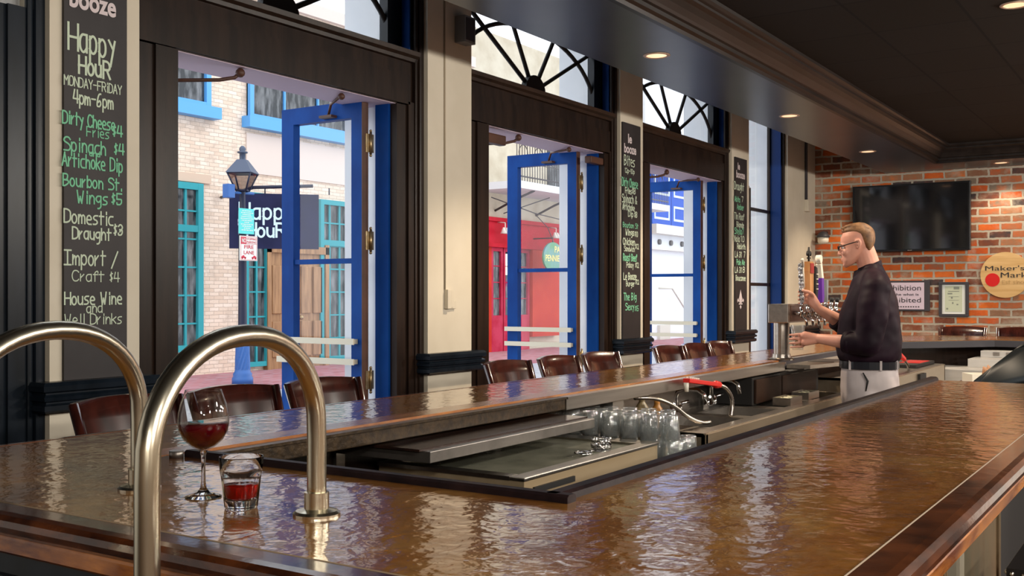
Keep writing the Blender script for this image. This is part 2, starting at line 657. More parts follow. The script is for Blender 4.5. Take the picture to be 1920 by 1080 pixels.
def type_letters(mb, text, org, u, v, width=None, height=0.1, depth=0.002, fat=0.0, shear=0.0, align='LEFT'):
    """set type from the built-in face, added to mb as mesh; width squeezes the line to fit"""
    cu = bpy.data.curves.new('t', 'FONT')
    cu.body = text
    cu.size = 1.0
    cu.offset = fat
    cu.shear = shear
    cu.resolution_u = 5
    ob = bpy.data.objects.new('t', cu)
    COL.objects.link(ob)
    bpy.context.view_layer.update()
    me = ob.to_mesh()
    vs = [w.co.copy() for w in me.vertices]
    fs = [list(p.vertices) for p in me.polygons]
    ob.to_mesh_clear()
    bpy.data.objects.remove(ob)
    bpy.data.curves.remove(cu)
    if not vs:
        return
    x0, x1 = min(w.x for w in vs), max(w.x for w in vs)
    s = height / 0.73
    sx = s if width is None else width / (x1 - x0)
    org, u, v = Vector(org), Vector(u), Vector(v)
    n = u.cross(v)
    off = {'LEFT': x0, 'CENTER': (x0 + x1) / 2, 'RIGHT': x1}[align]
    bv = [mb.bm.verts.new(org + u * ((w.x - off) * sx) + v * (w.y * s) + n * depth) for w in vs]
    for f in fs:
        mb._f([bv[i] for i in f])

# ================================================================== THE SETTING
# floor, ceilings
b = MB(); b.box(-5, 12.9, -5, 4.5, -0.1, 0); st(b.build('floor', M_FLOOR))

mt = mat('ceiling_tile_dark', (0.020, 0.016, 0.013), 0.8, spec=0.2)
P_ = mt.node_tree.nodes['Principled BSDF']
v_ = coords(mt)
bt = nd(mt, 'ShaderNodeTexBrick')
lk(mt, v_, bt.inputs['Vector'])
bt.offset = 0.0
bt.inputs['Scale'].default_value = 1
bt.inputs['Brick Width'].default_value = 0.74
bt.inputs['Row Height'].default_value = 0.555
bt.inputs['Mortar Size'].default_value = 0.009
bt.inputs['Color1'].default_value = (0.014, 0.010, 0.007, 1)
bt.inputs['Color2'].default_value = (0.018, 0.014, 0.012, 1)
bt.inputs['Mortar'].default_value = (0.004, 0.0035, 0.003, 1)
lk(mt, bt.outputs['Color'], P_.inputs['Base Color'])
b = MB(); b.box(-5, 12.15, -5, 2.40, 3.07, 3.15)
st(b.build('ceiling', mt))

# dropped soffit along the windows and the brick wall, open behind its far edge
b = MB()
b.box(-5, 12.9, 2.40, 3.10, 2.90, 4.60)
b.box(12.12, 12.9, -5, 2.40, 2.90, 4.60)
st(b.build('trim_1', M_SOFFIT), 'gunmetal dropped soffit with downlights')
b = MB(); b.box(-5, 13.0, 3.10, 4.6, 4.45, 4.6); st(b.build('trim_2', M_WELL))

# crown moulding on the soffit's inner edge
prof = [(0.0, 2.885), (0.03, 2.885), (0.035, 2.905), (0.055, 2.915), (0.058, 2.935), (0.075, 2.94), (0.082, 2.955), (0.10, 2.985), (0.125, 3.01), (0.15, 3.022), (0.152, 3.035), (0.17, 3.04), (0.185, 3.052), (0.188, 3.07), (0.0, 3.07)]
b = MB(); b.sweep(prof, [(-5, 2.40), (12.12, 2.40), (12.12, -5)]); st(b.build('trim_3', M_CROWN), 'dark crown moulding')

# walls
b = MB(); b.box(12.9, 13.1, -5, 4.6, 0, 4.6); o = st(b.build('wall_far', M_BRICK))
b = MB(); b.box(-5.2, -5, -5, 4.6, 0, 4.6); st(b.build('wall_back', M_ROOM))
b = MB(); b.box(-5, 13.1, -5.2, -5, 0, 4.6); st(b.build('wall_right', M_ROOM))

OPEN = [(0.62, 2.38), (3.10, 4.92), (5.70, 7.54), (8.20, 10.06), (10.78, 11.86)]
b = MB()
xs = [-5.2] + [x for o_ in OPEN for x in o_] + [13.1]
for i in range(0, len(xs), 2):
    b.box(xs[i], xs[i + 1], 4.15, 4.43, -0.1, 4.6)
for x0, x1 in OPEN:
    b.box(x0, x1, 4.15, 4.43, 4.25, 4.6)
st(b.build('wall_left', M_WHITE))

# pilasters between the openings: beige shaft, black chair rail, beige plinth
RAILP = [(0, 0.975), (0.05, 0.975), (0.062, 0.985), (0.062, 1.005), (0.045, 1.012), (0.045, 1.018), (0.062, 1.025), (0.066, 1.04), (0.05, 1.05), (0.05, 1.056), (0.07, 1.064), (0.072, 1.085), (0.06, 1.10), (0, 1.10)]
PIL = [(2.593, 3.03), (5.123, 5.585), (7.684, 8.10), (10.134, 10.62), (11.865, 12.9)]
for i, (x0, x1) in enumerate(PIL):
    t = struct('trim_%d' % (4 + i), 'beige pilaster with black chair rail', ((x0 + x1) / 2, 3.97, 0))
    b = MB(); b.box(x0, x1, 3.94, 4.15, 0, 4.45)
    st(b.build('shaft', M_BEIGE, t))
    b = MB()
    b.sweep(RAILP, [(x0, 4.0), (x0, 3.94), (x1, 3.94), (x1, 4.0)])
    st(b.build('chair_rail', M_CASBLUE, t))

# door casings and transom sills
CAS = [(2.33, 2.593, True), (3.03, 3.28, False), (4.90, 5.123, True), (5.585, 5.852, False), (7.52, 7.684, True), (8.10, 8.335, False), (10.02, 10.134, True), (10.62, 10.80, False)]
b = MB()


def casing(mb, x0, x1, right, z1=2.62):
    mb.box(x0, x1, 4.0, 4.15, 0, z1)
    w = x1 - x0
    if right:
        mb.box(x0 + w * 0.42, x1 - 0.045, 3.985, 4.0, 0, z1)
        mb.box(x1 - 0.045, x1, 3.965, 4.0, 0, 4.4, bev=0.012)
        mb.box(x1 - 0.075, x1 - 0.05, 3.975, 4.0, 0, 4.4, bev=0.008)
    else:
        mb.box(x0 + w * 0.5, x1, 3.985, 4.0, 0, 2.60)


for k, (x0, x1, r) in enumerate(CAS):
    b = MB(); casing(b, x0, x1, r)
    st(b.build('trim_%d' % (20 + k), M_CASBLUE if k == 0 else M_CASING), 'dark door casing')
# closed panel of the opening nearest the camera
b = MB()
b.box(0.5, 2.36, 4.03, 4.15, 0, 4.4)
b.box(0.5, 2.30, 4.0, 4.03, 0, 0.98, bev=0.01)
b.box(0.6, 1.2, 4.01, 4.03, 1.2, 2.5, bev=0.01)
st(b.build('door_4', M_CASBLUE), 'closed dark blue-black door')

HUBS = [4.03, 6.60, 9.07]
TR = [(3.10, 5.03, 3.03), (5.62, 7.61, 5.585), (8.12, 10.10, 8.10)]      # transom opening, and where its sill starts
DOORX = [4.75, 7.32, 9.82]
for i, hub in enumerate(HUBS):
    x0, x1, xs0 = TR[i]
    # transom bar: casing head, moulded sill, lilac underside over the doorway
    t = struct('trim_%d' % (10 + i), 'dark door head under the fanlight', ((x0 + x1) / 2, 4.0, 2.6))
    b = MB()
    b.box(xs0, x1 + 0.06, 4.0, 4.13, 2.60, 2.93)
    b.sweep([(0, 2.86), (0.02, 2.865), (0.024, 2.885), (0.04, 2.90), (0.046, 2.925), (0, 2.935)], [(xs0, 4.0), (x1 + 0.045, 4.0)])
    b.box(xs0 + 0.005, x1 - 0.02, 3.985, 4.0, 2.605, 2.78)
    st(b.build('head', M_CASING, t))
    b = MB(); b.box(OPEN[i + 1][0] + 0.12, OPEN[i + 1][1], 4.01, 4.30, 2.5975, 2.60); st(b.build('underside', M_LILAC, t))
    b = MB(); b.box(OPEN[i + 1][0], OPEN[i + 1][1], 4.13, 4.30, 2.60, 2.94); st(b.build('outer_head', M_WHITE, t))
    # fanlight window
    w = struct('window_%d' % (1 + i), 'fanlight over the door', (hub, 4.1, 2.93))
    b = MB()
    b.box(xs0, x1, 4.06, 4.14, 2.93, 2.965)
    b.box(xs0, xs0 + 0.1, 4.06, 4.14, 2.93, 4.4)
    b.box(x1 - 0.13, x1, 4.07, 4.13, 2.93, 4.4)
    b.box(x1, x1 + 0.04, 4.0, 4.15, 2.93, 4.4)
    st(b.build('frame', M_CASBLUE, w))
    b = MB(); b.box(x1 - 0.012, x1 + 0.0, 4.0, 4.06, 2.93, 4.4, bev=0.004); st(b.build('jamb', M_BLUE, w))
    b = MB(); b.quad((xs0, 4.11, 2.95), (x1 - 0.1, 4.11, 2.95), (x1 - 0.1, 4.11, 4.3), (xs0, 4.11, 4.3)); st(b.build('pane', M_PANE, w))
    b = MB()
    hp = [(hub + 0.135 * math.cos(a * PI / 12), 2.955 + 0.115 * math.sin(a * PI / 12)) for a in range(13)]
    b.prism(hp, 4.075, 4.12, 'y')
    for ang in (27, 56, 122, 152):
        c_, s_ = math.cos(math.radians(ang)), math.sin(math.radians(ang))
        L_ = 1.15
        b.tube([(hub + 0.1 * c_, 4.1, 2.95 + 0.1 * s_), (hub + L_ * c_, 4.1, 2.95 + L_ * s_)], 0.016, 8)
    b.tube([(hub + 0.93 * math.cos(a * PI / 28), 4.1, 2.955 + 0.46 * math.sin(a * PI / 28)) for a in range(29)], 0.016, 8)
    st(b.build('muntins', M_BLACK, w))

    # outward-opened blue door leaf with glass, push bars, hinges, closer
    X = DOORX[i]
    Y0, Y1 = 4.14, 4.80
    d = struct('door_%d' % (1 + i), 'blue glazed french door standing open', (X + 0.03, Y0, 0))
    TH = 0.055
    b = MB()
    b.box(X, X + TH, Y0 + 0.004, Y0 + 0.085, 0.06, 2.61)
    b.box(X, X + TH, Y1 - 0.10, Y1, 0.06, 2.61)
    b.box(X, X + TH, Y0 + 0.085, Y1 - 0.10, 2.51, 2.61)
    b.box(X, X + TH, Y0 + 0.085, Y1 - 0.10, 0.06, 0.42)
    b.box(X + 0.008, X + TH - 0.008, Y0 + 0.085, Y1 - 0.10, 1.645, 1.675)
    st(b.build('frame', M_BLUE, d))
    b = MB(); b.box(X, X + TH, Y0, Y0 + 0.004, 0.06, 2.61); st(b.build('hinge_edge', M_DOOREDGE, d))
    for z0, z1 in ((0.42, 1.645), (1.675, 2.51)):
        b = MB(); b.quad((X + 0.03, Y0 + 0.08, z0), (X + 0.03, Y1 - 0.095, z0), (X + 0.03, Y1 - 0.095, z1), (X + 0.03, Y0 + 0.08, z1)); st(b.build('pane', M_PANE, d))
    for z in (1.06, 1.18):
        b = MB()
        b.box(X - 0.045, X - 0.037, Y0 + 0.03, Y1 + 0.0, z - 0.018, z + 0.018)
        b.box(X - 0.040, X, Y0 + 0.035, Y0 + 0.055, z - 0.014, z + 0.014)
        b.box(X - 0.040, X, Y1 - 0.045, Y1 - 0.025, z - 0.014, z + 0.014)
        st(b.build('push_bar', M_PUSH, d), 'cream metal push bar')
    for z in (0.95, 1.78, 2.36):
        b = MB()
        b.cyl((X + TH + 0.012, Y0 - 0.008, z - 0.065), (X + TH + 0.012, Y0 - 0.008, z + 0.065), 0.009, n=10)
        b.ball((X + TH + 0.012, Y0 - 0.008, z - 0.073), 0.009, 8); b.ball((X + TH + 0.012, Y0 - 0.008, z + 0.073), 0.009, 8)
        b.box(X + 0.028, X + TH + 0.01, Y0 - 0.004, Y0, z - 0.055, z + 0.055)
        b.box(X + TH + 0.012, X + TH + 0.045, Y0 - 0.004, Y0 + 0.0, z - 0.055, z + 0.055)
        st(b.build('hinge', M_BRASS, d), 'aged brass hinge')
    b = MB()
    b.tube([(X - 0.02, Y0 + 0.25, 2.535), (X - 0.03, Y0 + 0.22, 2.60), (X - 0.28, 4.06, 2.575)], 0.008, 8)
    b.box(X - 0.05, X, Y0 + 0.20, Y0 + 0.30, 2.52, 2.535)
    b.ball((X - 0.28, 4.05, 2.575), 0.02, 8)
    if i == 1:
        b.box(X - 0.02, X + 0.19, 4.0, 4.06, 2.50, 2.555, bev=0.01)
    st(b.build('closer_arm', M_DOOREDGE, d), 'dark closer arm')
    # jamb and stop in blue
    jx = OPEN[i + 1][1] - (0.04 if i == 2 else 0.02)
    b = MB(); b.box(jx - 0.02, jx + 0.02, 4.05, 4.15, 0, 2.60); st(b.build('jamb', M_BLUE, d))
    # arm of the closer of the other leaf
    lx = OPEN[i + 1][0] + 0.2
    b = MB()
    b.tube([(lx + 0.42, 4.05, 2.575), (lx + 0.40, 4.07, 2.55), (lx + 0.33, 4.10, 2.53), (lx + 0.02, 4.25, 2.49)], 0.010, 8)
    b.ball((lx + 0.42, 4.05, 2.575), 0.024, 8)
    if i == 1:
        b.box(lx - 0.02, lx + 0.22, 4.02, 4.08, 2.49, 2.56, bev=0.012)
    st(b.build('holder_arm', M_DOOREDGE, d), 'dark overhead arm of the other leaf')

# tall window past the last door
w = struct('window_4', 'tall narrow window before the brick corner', (11.3, 4.14, 0.5))
b = MB()
for x in (10.80, 11.77):
    b.box(x, x + 0.03, 4.12, 4.15, 0.3, 4.4)
for z in (1.58, 2.41):
    b.box(10.8, 11.8, 4.12, 4.15, z - 0.018, z + 0.018)
b.box(10.8, 11.8, 4.06, 4.15, 0.3, 0.4)
st(b.build('frame', M_CASING, w))
b = MB(); b.box(11.80, 11.83, 4.0, 4.14, 0.3, 4.4); st(b.build('jamb', M_BLUEJ, w))
b = MB(); b.quad((10.8, 4.135, 0.4), (11.8, 4.135, 0.4), (11.8, 4.135, 4.3), (10.8, 4.135, 4.3)); st(b.build('pane', M_PANE, w))
b = MB(); b.box(11.83, 11.865, 3.97, 4.15, 0, 4.4, bev=0.006); b.box(10.8, 11.83, 4.02, 4.12, 0, 0.3); st(b.build('casing', M_CASING, w))

# recessed downlights in the soffit and the ceiling
SPOTS = [(5.813, 2.736, 2.90), (8.339, 2.755, 2.90), (10.829, 2.777, 2.90), (12.53, 1.794, 2.90), (6.45, 0.85, 3.07)]
WHERE = ['nearest the camera over the bar', 'over the third doorway', 'near the brick wall corner', 'above the round wooden sign on the brick wall', 'alone in the dark tiled ceiling']
M_LAMP = mat('lamp_reflector', (0.8, 0.45, 0.25), 0.3, 0.6, emit=(1, 0.62, 0.36), es=1.3)
for (x, y, z), wh in zip(SPOTS, WHERE):
    t = thing('recessed_downlight', 'recessed ceiling downlight ' + wh, 'downlight', (x, y, z), 'recessed downlights')
    b = MB(); b.lathe([(0.062, 0.0), (0.062, -0.004), (0.075, -0.006), (0.082, -0.003), (0.082, 0.0)], (x, y, z), 24); b.build('trim_ring', mat('downlight_ring', (0.55, 0.40, 0.30), 0.35, 0.5), t)
    b = MB(); b.lathe([(0.0, -0.002), (0.03, -0.0015), (0.062, -0.0012)], (x, y, z), 24); b.build('reflector', M_LAMP, t)
    lamp('SPOT', 'downlight_lamp', (x, y, z - 0.03), 45 if x > 12 else 150, (1, 0.80, 0.58), 0.06, (0, 0, 0), 125, 0.5)
for lx in (11.2, 12.53):
    pass
# wall-washing downlights of the soffit along the brick wall (this row carries on past the frame)
for ly in (3.0, 0.55, -0.7):
    lamp('SPOT', 'downlight_lamp', (12.45, ly, 2.86), 55, (1, 0.80, 0.58), 0.06, (0, 0, 0), 125, 0.5)

# ------------------------------------------------------------------ THE STREET
b = MB(); b.box(-20, 60, 4.43, 12.4, -0.15, -0.05); st(b.build('street_pavement', noisy('asphalt_wet', (0.30, 0.32, 0.36), (0.42, 0.44, 0.48), 6, 0.6)))
b = MB(); b.box(-20, 60, 12.4, 15.2, -0.15, 0.02); st(b.build('street_sidewalk', M_PAVER))
M_TEAL = mat('teal_window_paint', (0.04, 0.33, 0.38), 0.5, spec=0.15)
M_SKYBL = mat('sky_blue_paint', (0.10, 0.36, 0.75), 0.5)
M_DARKGL = noisy('dark_street_glass', (0.02, 0.025, 0.03), (0.20, 0.21, 0.22), 4, 0.12, stretch=(2, 1, 0.5), detail=6, lo=0.45, hi=0.7)
FY = 15.2
bd = thing('brick_building', 'cream painted brick building across the street with teal and blue windows', 'building', (15, FY, 0))
b = MB(); b.box(8.5, 21.6, FY, FY + 4, -0.1, 7.3); b.build('wall', M_CREAMBR, bd)
b = MB(); b.box(14.1, 21.0, FY - 0.03, FY, 3.80, 4.56); b.box(8.5, 21.6, FY - 0.1, FY, 7.15, 7.4); b.build('stucco_band', mat('pale_stucco', (0.70, 0.60, 0.54), 0.8), bd)
b = MB(); b.box(12.0, 13.22, FY - 0.05, FY, 3.50, 3.66); b.build('lintel', mat('brick_lintel', (0.62, 0.47, 0.36), 0.8), bd)


def street_window(x0, x1, z0, z1, m, fw, cols, rows, sill=0.0, rail=None):
    f = MB()
    f.box(x0, x0 + fw, FY - 0.10, FY + 0.02, z0, z1); f.box(x1 - fw, x1, FY - 0.10, FY + 0.02, z0, z1)
    f.box(x0 + fw, x1 - fw, FY - 0.098, FY + 0.02, z1 - fw, z1); f.box(x0 + fw, x1 - fw, FY - 0.098, FY + 0.02, z0, z0 + fw)
    for k in range(1, cols):
        xx = x0 + (x1 - x0) * k / cols
        f.box(xx - 0.02, xx + 0.02, FY - 0.07, FY + 0.01, z0 + fw, z1 - fw)
    for k in range(1, rows):
        zz = z0 + (z1 - z0) * k / rows
        f.box(x0 + fw, x1 - fw, FY - 0.066, FY + 0.012, zz - 0.015, zz + 0.015)
    if rail:
        f.box(x0 + fw, x1 - fw, FY - 0.094, FY - 0.002, rail - 0.06, rail + 0.06)
    if sill:
        f.box(x0 - 0.12, x1 + 0.14, FY - 0.22, FY + 0.03, z0 - sill, z0 + 0.03)
    o = f.build('window', m, bd)
    g = MB(); g.box(x0, x1, FY - 0.03, FY + 0.0, z0, z1); g.build('pane', M_DARKGL, o)


street_window(11.6, 13.18, 4.86, 6.5, M_SKYBL, 0.11, 1, 1, 0.18)
street_window(14.12, 16.95, 4.83, 6.5, M_SKYBL, 0.10, 3, 1, 0.18)
street_window(18.4, 20.2, 4.83, 6.5, M_SKYBL, 0.10, 2, 1, 0.18)
street_window(11.5, 13.0, 0.45, 3.48, M_TEAL, 0.12, 4, 6, 0, 2.66)
street_window(14.0, 14.63, 0.1, 3.43, M_TEAL, 0.09, 2, 7)
street_window(16.05, 16.95, 0.1, 3.44, M_TEAL, 0.10, 3, 7, 0, 2.55)
b = MB()
b.box(14.63, 16.2, FY - 0.06, FY, 0, 2.4)
M_OAK = noisy('oak_street_door', (0.24, 0.12, 0.05), (0.40, 0.22, 0.10), 3, 0.5, stretch=(6, 1, 0.6))
wd = b.build('door', M_OAK, bd)
b = MB()
for x0 in (14.70, 15.08, 15.50, 15.84):
    b.box(x0, x0 + 0.26, FY - 0.10, FY - 0.06, 0.25, 0.95, bev=0.015); b.box(x0, x0 + 0.26, FY - 0.10, FY - 0.06, 1.1, 2.05, bev=0.015)
b.box(14.55, 14.66, FY - 0.12, FY, 0, 2.5); b.box(16.17, 16.28, FY - 0.12, FY, 0, 2.5); b.box(14.55, 16.28, FY - 0.12, FY, 2.30, 2.45)
b.build('door_panels', M_OAK, wd)
b = MB(); b.ball((15.46, FY - 0.12, 1.02), 0.05, 10); b.build('knob', M_BRASS, wd)

# red storefront with iron balcony further along
M_CRIMS = noisy('crimson_storefront_paint', (0.42, 0.003, 0.014), (0.52, 0.008, 0.026), 3, 0.5, spec=0.1)
M_PINKR = noisy('faded_red_door_paint', (0.40, 0.010, 0.04), (0.50, 0.04, 0.09), 3, 0.5, spec=0.1)
M_TANW = noisy('weathered_tan_wall', (0.50, 0.43, 0.32), (0.62, 0.56, 0.44), 2, 0.8)
M_IRON = mat('wrought_iron', (0.06, 0.05, 0.055), 0.5)
rb = thing('red_storefront_building', 'tan building with bright red shop front and iron balcony across the street', 'building', (24.5, FY, 0))
b = MB(); b.box(21.6, 30.5, FY, FY + 4, -0.1, 8.2); b.build('wall', M_TANW, rb)
b = MB(); b.box(21.7, 26.6, FY - 0.12, FY, 2.75, 3.42); b.box(21.7, 26.6, FY - 0.2, FY, 3.36, 3.46); b.box(21.7, 26.6, FY - 0.2, FY, 2.70, 2.80); b.build('fascia', M_CRIMS, rb)
for q in ((24.15, 25.6, 0.18, 0.35), (21.7, 22.3, 0.1, 0.0)):
    b = MB(); b.box(q[0], q[1], FY - q[2], FY, q[3], 2.7); b.build('red_panel', noisy('orange_red_paint', (0.46, 0.02, 0.010), (0.54, 0.04, 0.015), 2, 0.5, spec=0.1), rb)
for x0, x1 in ((22.3, 22.82), (22.86, 23.4), (23.5, 24.12)):
    f = MB()
    f.box(x0, x1, FY - 0.1, FY, 0.0, 0.95); f.box(x0, x0 + 0.08, FY - 0.1, FY, 0.95, 2.7); f.box(x1 - 0.08, x1, FY - 0.1, FY, 0.95, 2.7); f.box(x0 + 0.08, x1 - 0.08, FY - 0.1, FY, 2.6, 2.7)
    for k in range(1, 4):
        f.box(x0 + 0.08, x1 - 0.08, FY - 0.06, FY, 0.95 + k * 0.42, 0.975 + k * 0.42)
    o = f.build('door', M_PINKR, rb)
    g = MB(); g.box(x0, x1, FY - 0.04, FY, 0.95, 2.6); g.build('pane', M_DARKGL, o)
b = MB(); b.box(22.87, 23.4, FY - 0.06, FY - 0.03, 2.0, 2.55); b.build('lit_poster', mat('lit_poster', (0.8, 0.78, 0.6), 0.6, emit=(1, 0.95, 0.75), es=0.8), rb)
b = MB(); b.tube([(23.3 + 0.13 * math.cos(a * PI / 8), FY - 0.1, 1.78 + 0.09 * math.sin(a * PI / 8)) for a in range(16)], 0.03, 8, closed=True); b.build('neon', mat('pink_neon', (0.9, 0.05, 0.4), 0.5, emit=(1, 0.03, 0.4), es=2.5), rb)
for x in (22.55, 25.1):
    b = MB()
    for dx in (-0.07, 0.07):
        b.lathe([(0.02, 0.16), (0.09, 0.0), (0.0, 0.02)], (x + dx, FY - 0.35, 3.04), 12)
    b.tube([(x, FY - 0.1, 3.35), (x, FY - 0.35, 3.32), (x, FY - 0.35, 3.15)], 0.015, 6)
    b.build('flood_lamp', mat('flood_shade', (0.8, 0.74, 0.66), 0.5), rb)
# balcony: slab, rail, balusters, brackets
b = MB(); b.box(21.7, 30.5, FY - 1.3, FY, 4.10, 4.28); b.build('balcony_slab', mat('balcony_white', (0.66, 0.68, 0.70), 0.7), rb)
b = MB()
yy = FY - 1.25
b.tube([(21.7, yy, 5.25), (30.5, yy, 5.25)], 0.025, 6); b.tube([(21.7, yy, 4.40), (30.5, yy, 4.40)], 0.02, 6); b.tube([(21.7, yy, 4.75), (30.5, yy, 4.75)], 0.012, 6)
for k in range(74):
    x = 21.7 + k * 0.12
    b.tube([(x, yy, 4.28), (x, yy, 5.25)], 0.011, 5)
for k in range(12):
    x = 22.0 + k * 0.72
    b.tube([(x + 0.2 * math.cos(a * PI / 6), yy, 4.98 + 0.2 * math.sin(a * PI / 6)) for a in range(12)], 0.013, 5, closed=True)
b.build('iron_railing', M_IRON, rb)
b = MB()
for x in (22.6, 24.6, 26.6, 28.6):
    b.tube([(x, FY, 3.65), (x, FY - 0.6, 3.9), (x, FY - 1.2, 4.10)], 0.03, 6)
b.tube([(21.7, FY - 0.5, 3.9), (23.6, FY - 0.6, 3.62), (25.9, FY - 0.5, 3.5), (27.5, FY - 0.5, 3.6)], 0.014, 5)
b.tube([(22.4, FY - 0.4, 3.55), (24.0, FY - 0.8, 4.05)], 0.014, 5)
b.tube([(23.6, FY - 0.6, 3.6), (24.4, FY - 0.5, 3.3), (24.9, FY - 0.4, 2.9)], 0.012, 5)
b.build('cables_and_brackets', M_IRON, rb)
for x in (25.2, 27.8):
    b = MB(); b.box(x, x + 1.1, FY - 0.05, FY, 4.3, 6.9); b.build('upper_window', M_DARKGL, rb)
# oval hanging sign
b = MB(); b.prism([(24.3 + 0.52 * math.cos(a * PI / 14), 2.47 + 0.38 * math.sin(a * PI / 14) * (1.0 if math.sin(a * PI / 14) < 0 else 1.1)) for a in range(28)], FY - 0.75, FY - 0.70, 'y')
sg = thing('hanging_oval_sign', 'green and yellow oval pub sign hung on the red shop front', 'sign', (24.3, FY - 0.72, 2.1))
b.build('board', noisy('sign_green_blue', (0.10, 0.30, 0.12), (0.16, 0.32, 0.40), 2, 0.5), sg)
b = MB(); type_letters(b, 'PAT', (24.55, FY - 0.75, 2.62), (1, 0, 0), (0, 0, 1), 0.42, 0.17, 0.006, 0.02, align='CENTER'); type_letters(b, "PENNIE'S", (24.3, FY - 0.75, 2.38), (1, 0, 0), (0, 0, 1), 0.86, 0.17, 0.006, 0.02, align='CENTER'); b.build('lettering', mat('sign_yellow', (0.85, 0.72, 0.25), 0.6), sg)
b = MB(); b.tube([(24.3, FY - 0.72, 2.85), (24.3, FY - 0.72, 3.0), (24.3, FY, 3.0)], 0.02, 6); b.build('bracket', M_IRON, sg)

# white building with blue shutters at the end of the street
wb = thing('white_shuttered_building', 'white building with bright blue shuttered upper floor at the end of the street', 'building', (33.5, FY, 0))
b = MB(); b.box(30.6, 45, FY - 0.4, FY + 4, -0.1, 9); b.build('wall', mat('pale_wall', (0.74, 0.76, 0.80), 0.8), wb)
M_VBLUE = mat('vivid_blue_shutter', (0.003, 0.07, 0.45), 0.5, spec=0.1)
M_VTRIM = mat('shutter_trim_white', (0.62, 0.76, 0.90), 0.5)
for k in range(4):
    x0 = 30.9 + k * 1.5
    b = MB(); b.box(x0, x0 + 1.45, FY - 0.50, FY - 0.4, 3.75, 6.2); s_ = b.build('shutter', M_VBLUE, wb)
    b = MB()
    for z0, z1 in ((3.95, 4.45), (4.75, 5.9)):
        for (a0, a1, c0, c1) in ((x0 + 0.15, x0 + 1.3, z0, z0 + 0.07), (x0 + 0.15, x0 + 1.3, z1 - 0.07, z1), (x0 + 0.15, x0 + 0.22, z0 + 0.07, z1 - 0.07), (x0 + 1.23, x0 + 1.3, z0 + 0.07, z1 - 0.07)):
            b.box(a0, a1, FY - 0.52, FY - 0.5, c0, c1)
    b.build('shutter_moulding', M_VTRIM, s_)
b = MB(); b.box(30.6, 40, FY - 0.8, FY - 0.4, 3.45, 3.75); b.box(30.6, 40, FY - 0.6, FY - 0.4, 2.95, 3.0); b.build('cornice', mat('cornice_cream', (0.72, 0.70, 0.66), 0.7), wb)
for x in (31.6, 32.5, 33.4):
    b = MB(); b.cyl((x, FY - 0.47, 3.22), (x, FY - 0.4, 3.22), 0.09, n=12); b.build('tie_plate', M_IRON, wb)
b = MB(); b.tube([(31.2, FY - 0.6, 1.7), (32.0, FY - 0.7, 1.7), (33.2, FY - 0.7, 0.9)], 0.03, 6); b.box(31.5, 32.3, FY - 0.5, FY - 0.4, 0.0, 0.5); b.build('handrail', mat('rail_cream', (0.6, 0.58, 0.5), 0.5), wb)

# gas lamp post on the far kerb
LX, LY = 11.99, 13.0
M_LPB = mat('lamp_post_blue_black', (0.010, 0.014, 0.04), 0.35)
M_LPBLUE = mat('lamp_base_blue', (0.03, 0.12, 0.38), 0.4)
lp = thing('street_lamp', 'old gas style street lamp on a fluted blue base at the kerb', 'street lamp', (LX, LY, 0.02))
b = MB(); b.lathe([(0.0, 0.0), (0.17, 0.0), (0.17, 0.10), (0.15, 0.13), (0.155, 0.17), (0.13, 0.20), (0.12, 0.24)], (LX, LY, 0.02), 20); b.build('base', M_LPBLUE, lp)
b = MB()
for k in range(14):
    pass
ring = []
N_ = 28
zs = [0.24 + 0.42 * j / 10 for j in range(11)]
rows_ = []
for j, z in enumerate(zs):
    r_ = 0.115 - 0.015 * j / 10
    rows_.append([b.bm.verts.new((LX + (r_ + (0.010 if (k + 0) % 2 else 0)) * math.cos(2 * PI * k / N_ + j * 0.10), LY + (r_ + (0.010 if k % 2 else 0)) * math.sin(2 * PI * k / N_ + j * 0.10), 0.02 + z)) for k in range(N_)])
for A_, B_ in zip(rows_, rows_[1:]):
    for k in range(N_):
        b._f([A_[k], A_[(k + 1) % N_], B_[(k + 1) % N_], B_[k]])
b.lathe([(0.115, 0.65), (0.12, 0.68), (0.10, 0.72), (0.085, 0.76), (0.075, 0.9)], (LX, LY, 0.02), 20)
b.build('fluted_shaft', M_LPBLUE, lp)
b = MB(); b.lathe([(0.072, 0.88), (0.066, 1.4), (0.062, 2.6), (0.075, 2.62), (0.05, 2.68), (0.045, 3.10), (0.06, 3.14), (0.03, 3.16)], (LX, LY, 0.02), 16); b.build('pole', M_LPB, lp)
b = MB(); b.tube([(LX - 0.28, LY, 3.11), (LX + 0.24, LY, 3.13)], 0.022, 8); b.box(LX - 0.36, LX - 0.22, LY - 0.07, LY + 0.07, 3.02, 3.24, bev=0.01); b.build('crossbar', M_LPBLUE, lp)
b = MB()


def frust(mb, z0, r0, z1, r1, th=0.012):
    a = [(LX + r0 * math.cos(PI / 4 + k * PI / 2 + 0.5), LY + r0 * math.sin(PI / 4 + k * PI / 2 + 0.5), z0) for k in range(4)]
    c = [(LX + r1 * math.cos(PI / 4 + k * PI / 2 + 0.5), LY + r1 * math.sin(PI / 4 + k * PI / 2 + 0.5), z1) for k in range(4)]
    return a, c


